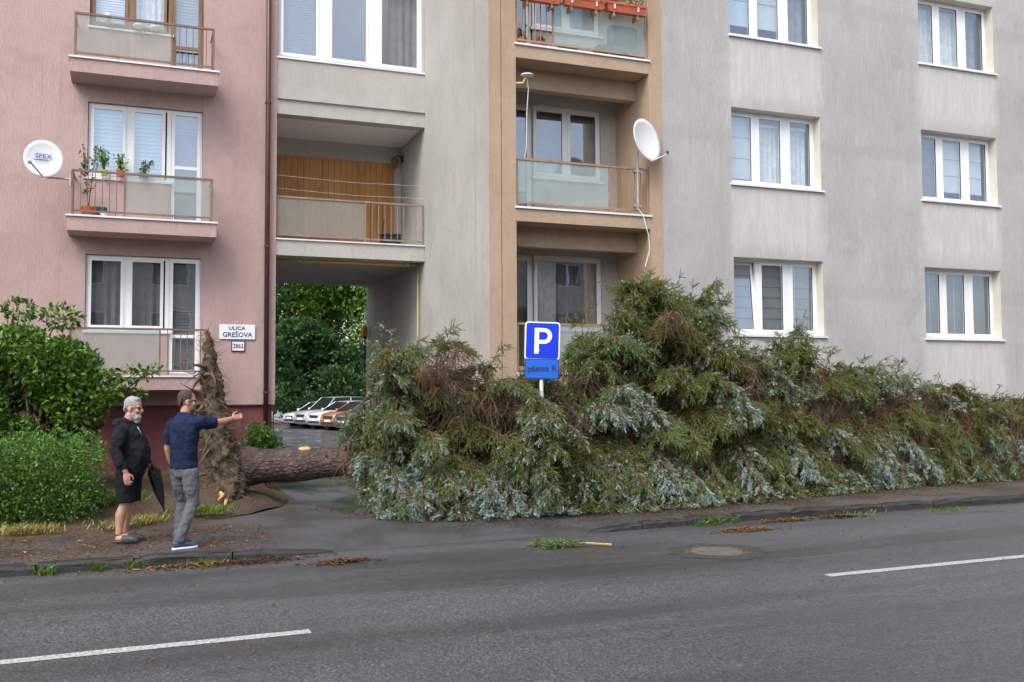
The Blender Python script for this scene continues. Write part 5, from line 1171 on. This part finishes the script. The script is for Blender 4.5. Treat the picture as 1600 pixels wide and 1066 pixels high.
tuft(7.35, 11.72, -.10, 40, .05, .12, 'left grass tuft at the right kerb'); tuft(7.62, 11.76, -.10, 60, .06, .16, 'middle grass tuft at the right kerb'); tuft(7.95, 11.8, -.10, 40, .05, .14, 'right grass tuft at the right kerb')
tuft(11.8, 11.75, -.10, 160, .18, .07, 'flat grass patch by the kerb near the right edge'); tuft(10.2, 11.85, -.10, 80, .25, .08, 'thin yellowish grass along the right kerb', .6)
n = 3000; P_ = np.stack([G.uniform(-1.6, 1.1, n), np.zeros(n), np.zeros(n)], 1); P_[:, 1] = bed_lo(P_[:, 0]) + .1 + np.abs(G.normal(size=n)) * .28; P_[:, 2] = .04; k = G.random(n) < np.clip(.4 + .6 * np.sin(P_[:, 0] * 5 + 1), 0.05, 1); blades('grass_verge', P_[k], .13, np.clip(G.normal(.84, .14, k.sum()), 0, 1), 'dry yellow grass along the soil edge behind the two men')
n = 700; P_ = np.stack([G.normal(1.05, .18, n), G.normal(14.55, .12, n), np.full(n, .08)], 1); blades('grass_patch', P_, .12, np.clip(G.normal(.45, .15, n), 0, 1), 'fresh green grass clump on the soil right of the pointing man')
n = 1800; P_ = np.stack([G.normal(-.25, .25, n), G.normal(15.6, .35, n), np.full(n, .22)], 1); blades('grass_patch', P_, .14, np.clip(G.normal(.3, .12, n), 0, 1), 'green grass clump on the soil behind the bearded man')
def litter(name, P_, size, tint, label, aspect=.5, flat=True):
    n = len(P_); D = G.normal(size=(n, 3)); D[:, 2] = np.abs(D[:, 2]) * .15; V, F = leaf_cloud(P_, size, D=D * 3 * np.array([1, 1, .25]), up=2.5, aspect=aspect, fold=.4, rg=G, spread=.12); o = obj(name, np_mesh(name, V, F, False, np.repeat(tint, 4)), M['litter']); tag(o, label, 'litter', kind='stuff'); return o
n = 6000; X_ = G.uniform(-5, 1.7, n); Y_ = kerb_y(X_) + .15 + G.random(n) * 2.2; litter('needle_litter', np.stack([X_, Y_, pave_z(X_, Y_) + .006], 1), .035, np.clip(G.normal(.35, .2, n), 0, 1), 'brown needles and scraps strewn on the left pavement', .22)
n = 7000; X_ = G.uniform(2.2, 17, n); Y_ = np.array([front(v) for v in X_]) + G.normal(-.05, .22, n); k = Y_ > kerb_y(X_) + .12; X_, Y_ = X_[k], Y_[k]; litter('needle_litter', np.stack([X_, Y_, pave_z(X_, Y_) + .009], 1), .035, np.clip(G.normal(.45, .2, len(X_)), 0, 1), 'reddish needles and scraps along the foot of the fallen spruce', .22)
n = 160; X_ = G.uniform(-3, 1.6, n); Y_ = kerb_y(X_) + G.uniform(.2, 2, n); litter('fallen_leaves', np.stack([X_, Y_, pave_z(X_, Y_) + .008], 1), .055, np.clip(G.normal(.85, .15, n), 0, 1), 'yellow leaf scraps on the left pavement', .6)
n = 900; X_ = G.uniform(-1.2, 1.9, n); Y_ = kerb_y(X_) - .02 - np.abs(G.normal(size=n)) * .16; k = G.random(n) < np.clip(.15 + .2 * X_, .05, .5); litter('gutter_litter', np.stack([X_, Y_, np.full(n, -.092)], 1)[k], .045, np.clip(G.normal(.5, .25, n), 0, 1)[k], 'orange brown bark scraps in the left gutter', .35)
n = 900; X_ = G.uniform(6.6, 15, n); Y_ = kerb_y(X_) - .02 - np.abs(G.normal(size=n)) * .07; k = G.random(n) < np.clip(.35 + .5 * np.sin(X_ * 2.3), .05, 1); litter('gutter_litter', np.stack([X_, Y_, np.full(n, -.092)], 1)[k], .05, np.clip(G.normal(.62, .2, n), 0, 1)[k], 'brown scraps in the gutter of the right kerb', .35)
n = 260; X_ = G.uniform(-2, 12, n); Y_ = G.uniform(7, 11.4, n); litter('road_scraps', np.stack([X_, Y_, np.full(n, -.094)], 1), .04, np.clip(G.normal(.6, .25, n), 0, 1), 'small scattered leaf scraps on the road', .4)
def mound(name, x_, y_, L, w, h, n, label, tint, rz=0, z0=-.10, size=.08, asp=.2):
    u = G.normal(size=n) * .38; v = G.normal(size=n) * .35; c_, s_ = math.cos(rz), math.sin(rz); hh = h * np.exp(-(u * u + v * v) * 3) * G.random(n)
    P_ = np.stack([x_ + u * L * c_ - v * w * s_, y_ + u * L * s_ + v * w * c_, z0 + .006 + hh], 1); return litter(name, P_, size, np.clip(G.normal(tint, .15, n), 0, 1), label, asp)
mound('bark_debris', 1.35, 11.16, .9, .20, .04, 520, 'heap of brown bark and needles on the road below the left kerb', .32, .15, size=.06, asp=.14)
mound('bark_debris', .75, 11.22, .8, .15, .03, 300, 'strip of pale bark scraps under the kerb grass', .75, .05)
mound('bark_debris', 2.25, 10.82, .45, .14, .035, 260, 'small heap of brown bark in the middle of the driveway mouth', .5)
mound('straw_debris', 7.62, 11.10, .55, .09, .05, 240, 'pile of yellow straw on the road by the right kerb', .93, -.1, size=.11, asp=.07)
mound('bark_debris', 8.75, 11.70, .55, .10, .03, 240, 'brown needle heap against the right kerb stones', .62)
mound('bark_debris', 9.75, 11.72, .5, .12, .03, 220, 'second brown needle heap farther along the right kerb', .4)
# broken twig with green needles on the road
tw_ = empty('broken_branch', (5.05, 10.85, -.10), 'broken green spruce twig lying on the road', 'branch')
pth = dense([(5.45, 10.64, -.075), (5.15, 10.82, -.06), (4.85, 10.90, -.06), (4.66, 10.98, -.075)], 8)
obj('stem', MB().tube(pth, [.012 - .001 * i for i in range(8)], 5), M['woodraw'], tw_)
n = 150; t = G.uniform(.25, 1, n) ** .8; Pb = np.stack([np.interp(t, np.linspace(0, 1, 8), [p[k] for p in pth]) for k in range(3)], 1) + G.normal(size=(n, 3)) * np.array([.04, .10, .012]); Pb[:, 2] = np.maximum(Pb[:, 2], -.085)
Db = np.stack([-np.ones(n), G.normal(size=n) * .9, G.normal(size=n) * .22 + .08], 1); Vn, Fn = shoots(Pb, Db, G.uniform(.08, .15, n), np.full(n, .022)); Vn[:, 2] = np.maximum(Vn[:, 2], -.094)
tag(obj('needles', np_mesh('needles', Vn, Fn, False, np.repeat(np.clip(G.normal(.5, .1, n), 0, .7), len(ST))), M['needle'], tw_), kind='stuff')
for (x_, y_) in ((5.55, 10.62), (5.38, 10.60), (4.72, 10.82)):
    pass
# ---------------------------------------------------------------- people
SKIN = simple('skin', (.46, .25, .175), .5, .08, 9, .1, 90); SKIN2 = simple('skin_warm', (.42, .215, .15), .5, .08, 9, .1, 90)
def cloth(name, c, v=.2, rough=.9, s=3.2, b=.55, wr=26):
    t = NT(name); a = t.noise(s, 5, .6); w = t.noise(wr / 3, 4, .6, (1, 1, .55), dist=.6); f = t.noise(220, 2, .6)
    t.col(t.mix(t.ramp(a, .3, .7), sc3(c, 1 - v), sc3(c, 1 + v))); t.rough(rough); t.b.inputs['Specular IOR Level'].default_value = .2
    t.bump(t.math('ADD', w, t.math('MULTIPLY', f, .08)), b, .03); return t.m
class Fig:
    def __init__(s, e, T): s.e = e; s.T = T
    def part(s, name, mb, mat, parent=None, vox=.012, sm=3, jit=0, js=9, raw=False):
        me = mb.mesh(name, True) if raw else remesh(mb, vox, sm, jitter=jit, js=js)
        me.transform(s.T); o = obj(name, me, mat, parent or s.e); return o
def headT(c, yaw, pitch=0): return Matrix.Translation(Vector(c)) @ Matrix.Rotation(yaw, 4, 'Z') @ Matrix.Rotation(pitch, 4, 'Y')
def put(mb, src, T): mb.add([T @ Vector(v) for v in src.V], src.F); return mb
def head_skin():
    h = MB(); h.ell((-.005, 0, .045), (.097, .076, .095), 18, 12); h.ell((.022, 0, -.035), (.066, .058, .085), 16, 10); h.ell((.055, 0, -.085), (.032, .036, .03), 12, 8)
    h.tube([(.088, 0, .03), (.104, 0, .0), (.116, 0, -.018), (.09, 0, -.034)], [.008, .012, .016, .012], 8)
    for s in (-1, 1):
        h.ell((-.008, s * .078, -.005), (.024, .011, .034), 10, 8, Matrix.Rotation(R(12) * s, 3, 'Z')); h.ell((.07, s * .04, -.02), (.025, .024, .024), 8, 6); h.ell((.075, s * .034, .032), (.02, .03, .009), 8, 6)
    h.ell((.084, 0, -.058), (.014, .024, .007), 8, 6); h.ell((.082, 0, -.069), (.014, .022, .007), 8, 6)
    return h
def fingers(mb, base, fwd, side, nrm, curl, L=.075, point=False, sc=1.):
    """four fingers from the knuckle line; fwd finger direction, side across knuckles, nrm towards the palm"""
    base, fwd, side, nrm = (Vector(v) for v in (base, fwd, side, nrm)); fwd.normalize(); side.normalize(); nrm.normalize()
    for i, (o, l) in enumerate(((.030, .92), (.010, 1.0), (-.010, .95), (-.029, .76))):
        c = 0.12 if (point and i == 0) else curl; p = base + side * o * sc; pts = [p - fwd * .012]; a = .25 * c
        for q in (.42, .32, .26):
            p = p + (fwd * math.cos(a) + nrm * math.sin(a)) * (L * l * q * 1.05 * sc); pts.append(p.copy()); a += c
        mb.tube(pts, [.0105 * sc, .0098 * sc, .0090 * sc, .0070 * sc], 8)
def hand(mb, wrist, fwd, side, nrm, curl, point=False, thumb=1, sc=1.):
    w, fwd, side, nrm = Vector(wrist), Vector(fwd).normalized(), Vector(side).normalized(), Vector(nrm).normalized()
    mb.tube([w - fwd * .03, w + fwd * .02, w + fwd * .06, w + fwd * .095], [(.024, .020), (.034, .019), (.042, .019), (.041, .015)], 12, ref=side)
    fingers(mb, w + fwd * .095, fwd, side, nrm, curl, .078, point, sc)
    t0 = w + fwd * .03 + side * .034; mb.tube([t0, t0 + side * .026 + fwd * .025 + nrm * .012, t0 + side * .030 + fwd * .055 + nrm * .022, t0 + side * .022 + fwd * .078 + nrm * .03], [.014, .013, .011, .008], 8)
def shoe(mb, sole, ank, yaw=0, pitch=0, L=.29):
    T = Matrix.Translation(Vector((ank[0], ank[1], 0))) @ Matrix.Rotation(yaw, 4, 'Z') @ Matrix.Translation(Vector((0, 0, ank[2] - .09))) @ Matrix.Rotation(pitch, 4, 'Y'); k = L / .29
    u = MB(); u.tube([(-.085 * k, 0, .055), (-.05 * k, 0, .062), (.04 * k, 0, .058), (.11 * k, 0, .046), (.17 * k, 0, .038), (.2 * k, 0, .03)], [(.035, .03), (.05, .038), (.045, .043), (.034, .049), (.025, .043), (.012, .02)], 14, ref=(0, 0, 1)); u.tube([(0, 0, .06), (-.005, 0, .125)], [(.05, .04), (.043, .036)], 12, ref=(1, 0, 0))
    put(mb, u, T); q = MB(); pl = []
    for i in range(24):
        a = 2 * math.pi * i / 24; x_ = .06 * k + .155 * k * math.cos(a); pl.append((x_, (.042 + .008 * math.cos(a)) * math.copysign(abs(math.sin(a)) ** .7, math.sin(a))))
    q.prism(pl, 2, .0, .028); put(sole, q, T)
def glasses(T, mat_r=.0028):
    g = MB(); pts = []
    for s in (-1, 1):
        ring = [(.098 - .012 * abs(s * .034 + .024 * math.cos(a)) / .05, s * .034 + .024 * math.cos(a), .012 + .016 * math.sin(a)) for a in np.linspace(0, 2 * math.pi, 13)]; g.tube(ring, mat_r, 5, cap=False)
        g.tube([(.088, s * .058, .016), (.06, s * .080, .016), (-.01, s * .086, .012)], mat_r, 5)
    g.tube([(.103, -.010, .014), (.106, 0, .017), (.103, .010, .014)], mat_r, 5); o = MB(); put(o, g, T); return o
def person(name, label, loc, yaw):
    e = empty(name, loc, label, 'person', None); T = Matrix.Translation(Vector(loc)) @ Matrix.Rotation(yaw, 4, 'Z'); return e, Fig(e, T)
# --- man pointing, navy T-shirt, grey jeans
eB, fB = person('person', 'man in navy T-shirt and grey jeans pointing to the right', (.64, 11.95, .004), R(38))
HB = headT((.03, 0, 1.655), R(-34))
b = MB(); put(b, head_skin(), HB)
b.tube([(-.01, 0, 1.44), (0, 0, 1.52), (.015, 0, 1.60)], [.075, .060, .056], 14)
b.tube([(0, 0, .86), (0, 0, 1.05), (0, 0, 1.25), (0, 0, 1.42)], [(.10, .15), (.10, .145), (.10, .165), (.085, .15)], 14, ref=(1, 0, 0))
b.tube([(0, -.17, 1.415), (.12, -.21, 1.42), (.285, -.215, 1.415), (.40, -.205, 1.425), (.54, -.19, 1.455)], [.06, .050, .043, .042, .028], 12)
b.tube([(0, .17, 1.415), (-.01, .235, 1.28), (-.02, .262, 1.12), (.03, .275, 1.0), (.075, .27, .885)], [.06, .050, .043, .041, .028], 12)
hand(b, (.545, -.19, 1.457), (1, .03, .16), (-.1, .55, .8), (.1, -.8, .5), 1.25, point=True)
hand(b, (.078, .27, .88), (.22, 0, -1), (1, .1, .2), (-.1, -1, 0), .75)
for s, kx, ax in ((-1, .045, -.125), (1, .075, .01)): b.tube([(0, s * .09, .88), (.015, s * .098, .72), (kx, s * .10, .50), ((kx + ax) / 2 - .015, s * .095, .30), (ax, s * .088, .10)], [.06, .05, .045, .042, .035], 10)
body = fB.part('body', b, SKIN2, vox=.0075, sm=2)
h = MB(); put(h, MB().ell((-.016, 0, .058), (.098, .081, .092), 18, 12).tube([(-.075, 0, .03), (-.085, 0, -.02), (-.075, 0, -.055)], [(.03, .07), (.02, .062), (.012, .045)], 12, ref=(1, 0, 0)), HB)
fB.part('hair', h, simple('short_brown_hair', (.055, .038, .028), .8, .3, 40, .5, 160), body, .009, 2, .004, 60)
fB.part('stubble', put(MB(), MB().ell((.034, 0, -.075), (.060, .054, .045), 14, 10), HB), simple('brown_stubble', (.20, .11, .07), .8, .25, 80, .3, 160), body, raw=True)
fB.part('glasses', glasses(HB, .0036), M['black'], body, raw=True)
t = MB(); t.tube([(-.005, 0, .90), (-.005, 0, .98), (-.01, 0, 1.08), (-.01, 0, 1.22), (-.01, 0, 1.34), (-.01, 0, 1.42), (-.005, 0, 1.475), (.005, 0, 1.535)], [(.140, .172), (.138, .170), (.134, .170), (.135, .186), (.135, .202), (.118, .203), (.092, .155), (.070, .084)], 20, ref=(1, 0, 0))
t.tube([(-.01, -.14, 1.41), (.06, -.205, 1.425), (.16, -.216, 1.42), (.245, -.216, 1.415)], [.085, .083, .074, .070], 14); t.tube([(-.01, .15, 1.41), (-.01, .225, 1.35), (-.01, .245, 1.27), (-.015, .258, 1.17)], [.085, .078, .070, .068], 14)
fB.part('t_shirt', t, cloth('navy_jersey', (.011, .018, .048)), None, .011, 2, .014, 9)
t = MB(); t.tube([(0, 0, .80), (0, 0, .88), (0, 0, .96), (0, 0, .99)], [(.105, .15), (.126, .166), (.116, .154), (.11, .148)], 18, ref=(1, 0, 0))
for s, kx, ax, ay in ((-1, .045, -.125, -.085), (1, .075, .01, .085)): t.tube([(-.005, s * .09, .90), (.015, s * .098, .72), (kx, s * .10, .50), ((kx + ax) / 2 - .015, s * .095, .30), (ax, ay, .12), (ax, ay, .085)], [.102, .092, .072, .068, .060, .062], 14)
fB.part('jeans', t, cloth('grey_denim', (.105, .110, .122), .25, b=.7), None, .011, 2, .011, 13)
u, so = MB(), MB(); shoe(u, so, (-.125, -.085, .085), R(-12)); shoe(u, so, (.01, .085, .085), R(8))
for s in (0, 1):
    u, so = MB(), MB(); shoe(u, so, ((-.125, -.085, .085), (.01, .085, .085))[s], (R(-14), R(6))[s]); sh = fB.part('shoe', u, simple('blue_mesh_shoe', (.045, .075, .15), .7, .4, 30, .4, 120), None, .009, 2); fB.part('sole', so, M['signwhite'], sh, raw=True)
    a_ = ((-.125, -.085), (.01, .085))[s]; fB.part('sock', MB().tube([(a_[0] - .01, a_[1], .085), (a_[0] - .01, a_[1], .128)], .047, 12), M['signwhite'], sh, raw=True)
ph = MB().rbox(.075, .085, .225, .29, .73, .86, .004); me = ph.mesh('phone'); me.transform(fB.T); tag(obj('phone', me, M['black']), 'dark phone held low in the pointing man\'s left hand', 'phone')
# --- bearded man in black hoodie and shorts
eA, fA = person('person', 'grey bearded man in black hoodie and shorts holding an umbrella', (.04, 12.62, .004), R(-20))
HA = headT((.05, .0, 1.575), R(-5), R(4))
b = MB(); put(b, head_skin(), HA)
b.tube([(-.02, 0, 1.36), (0, 0, 1.44), (.03, 0, 1.52)], [.08, .066, .062], 14)
b.tube([(.02, 0, .80), (.04, 0, 1.0), (.02, 0, 1.18), (-.01, 0, 1.34)], [(.12, .15), (.15, .165), (.13, .165), (.09, .15)], 14, ref=(1, 0, 0))
b.tube([(-.02, -.18, 1.34), (-.05, -.255, 1.10), (-.01, -.27, .98), (.07, -.27, .845)], [.06, .046, .042, .030], 12); b.tube([(-.02, .18, 1.34), (-.01, .265, 1.10), (.06, .27, 1.0), (.17, .24, .875)], [.06, .046, .042, .030], 12)
hand(b, (.072, -.27, .84), (.18, 0, -1), (1, .25, .2), (-.15, 1, 0), .55); hand(b, (.172, .24, .872), (.35, -.1, -1), (.9, -.5, .3), (-.3, -1, 0), 1.2)
for s in (-1, 1):
    b.tube([(0, s * .09, .84), (.0, s * .10, .60), (.005, s * .10, .47), (-.045, s * .10, .33), (-.055, s * .10, .22), (-.06, s * .10, .10)], [.085, .075, .056, .062, .048, .038], 12); b.tube([(-.09, s * .10, .05), (-.03, s * .10, .06), (.06, s * .10, .04), (.13, s * .10, .03)], [.034, .04, .032, .02], 10)
body = fA.part('body', b, SKIN, vox=.0075, sm=2)
GH = simple('grey_hair', (.30, .30, .30), .85, .25, 50, .5, 160)
h = MB(); put(h, MB().ell((-.018, 0, .066), (.097, .082, .086), 18, 12).tube([(-.078, 0, .03), (-.088, 0, -.02), (-.078, 0, -.05)], [(.03, .07), (.02, .06), (.012, .045)], 12, ref=(1, 0, 0)).tube([(.03, 0, .11), (.065, 0, .118)], [(.04, .065), (.02, .05)], 10, ref=(0, 0, 1)), HA); fA.part('hair', h, GH, body, .009, 2, .005, 50)
h = MB(); put(h, MB().ell((.050, 0, -.095), (.056, .058, .050), 14, 10).ell((.058, 0, -.135), (.038, .042, .042), 12, 8).ell((.02, .050, -.06), (.032, .014, .045), 10, 8).ell((.02, -.050, -.06), (.032, .014, .045), 10, 8).ell((.098, 0, -.042), (.014, .032, .009), 10, 6), HA); fA.part('beard', h, simple('pale_grey_beard', (.36, .35, .34), .9, .35, 60, .8, 120), body, .009, 2, .006, 50)
fA.part('glasses', glasses(HA, .0030), M['black'], body, raw=True)
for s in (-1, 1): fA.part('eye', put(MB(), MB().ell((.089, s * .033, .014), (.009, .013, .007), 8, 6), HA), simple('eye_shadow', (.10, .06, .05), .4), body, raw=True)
t = MB(); t.tube([(.03, 0, .82), (.04, 0, .90), (.065, 0, 1.0), (.06, 0, 1.10), (.03, 0, 1.20), (0, 0, 1.30), (-.02, 0, 1.37), (-.02, 0, 1.42), (-.01, 0, 1.455)], [(.155, .175), (.172, .182), (.190, .185), (.184, .185), (.160, .184), (.138, .188), (.120, .178), (.096, .135), (.085, .095)], 22, ref=(1, 0, 0))
t.tube([(-.02, -.15, 1.34), (-.04, -.235, 1.22), (-.055, -.265, 1.09), (-.01, -.275, .98), (.055, -.272, .875)], [.095, .080, .070, .066, .052], 14); t.tube([(-.02, .15, 1.34), (-.03, .235, 1.22), (-.01, .272, 1.09), (.06, .272, 1.0), (.155, .245, .895)], [.095, .080, .070, .066, .052], 14)
t.ell((-.095, 0, 1.40), (.085, .135, .075), 14, 10); t.tube([(-.08, .11, 1.42), (.0, .105, 1.44), (.06, .07, 1.42), (.10, .03, 1.35)], [.04, .035, .03, .02], 10); t.tube([(-.08, -.11, 1.42), (.0, -.105, 1.44), (.06, -.07, 1.42), (.10, -.03, 1.35)], [.04, .035, .03, .02], 10)
fA.part('hoodie', t, cloth('black_fleece', (.013, .014, .018), .25), None, .011, 2, .020, 9)
fA.part('drawstring', MB().tube([(.085, -.03, 1.40), (.135, -.035, 1.33), (.165, -.035, 1.26)], .006, 6), M['zinc'], None, raw=True)
t = MB(); t.tube([(.02, 0, .74), (.02, 0, .80), (.03, 0, .90)], [(.135, .17), (.155, .188), (.165, .19)], 18, ref=(1, 0, 0))
for s in (-1, 1): t.tube([(.005, s * .09, .84), (.01, s * .10, .66), (.01, s * .10, .50), (.01, s * .10, .475)], [.118, .110, .104, .102], 16)
fA.part('shorts', t, cloth('black_shorts_fabric', (.010, .010, .013), .25), None, .011, 2, .010, 9)
for s in (-1, 1):
    c = MB(); c.tube([(-.02, s * .10, .05), (.05, s * .10, .052), (.12, s * .10, .045), (.165, s * .10, .032)], [(.044, .050), (.046, .054), (.038, .054), (.018, .036)], 14, ref=(0, 0, 1)); c.tube([(-.115, s * .10, .022), (.0, s * .10, .022), (.16, s * .10, .02)], [(.018, .040), (.02, .05), (.018, .04)], 12, ref=(0, 0, 1))
    fA.part('clog', c, simple('grey_rubber_clog', (.045, .046, .05), .6, .2, 20), None, .009, 2)
# umbrella hanging from his left hand
um = MB(); tp, bt = Vector((.22, .21, .86)), Vector((.36, .20, .37)); ax = (bt - tp).normalized(); a1 = ax.cross(Vector((0, 1, 0))).normalized(); a2 = ax.cross(a1); n = 24; V = []; prof = [(-.02, .014), (.03, .050), (.07, .062), (.16, .056), (.28, .044), (.40, .030), (.48, .017), (.56, .006)]
for (q, r_) in prof:
    for k in range(n):
        an = 2 * math.pi * k / n; rr_ = r_ * (1 + .38 * math.cos(6 * an + q * 5) * (1 if r_ > .02 else 0)); V.append(tp + ax * q + a1 * rr_ * math.cos(an) + a2 * rr_ * .7 * math.sin(an))
um.add(V, [(i * n + k, i * n + (k + 1) % n, (i + 1) * n + (k + 1) % n, (i + 1) * n + k) for i in range(len(prof) - 1) for k in range(n)])
ue = empty('umbrella', tuple(fA.T @ Vector((.25, .24, .35))), 'black folded umbrella hanging from the bearded man\'s hand', 'umbrella')
def fput(nm, mb, mat_, par): me = mb.mesh(nm, True); me.transform(fA.T); return obj(nm, me, mat_, par)
fput('canopy', um, cloth('black_umbrella_nylon', (.018, .02, .026), .3, .45, b=.3), ue); fput('handle', MB().tube([tp - ax * .12, tp + ax * .02], [.014, .012], 8), M['black'], ue); fput('tip', MB().tube([bt + ax * .03, bt + ax * .07], [.005, .003], 6), M['steel'], ue)
cg = MB().tube([(.10, -.245, .755), (.135, -.235, .725)], .0045, 6); me = cg.mesh('cigarette'); me.transform(fA.T); tag(obj('cigarette', me, M['signwhite']), 'white cigarette between the bearded man\'s fingers', 'cigarette')
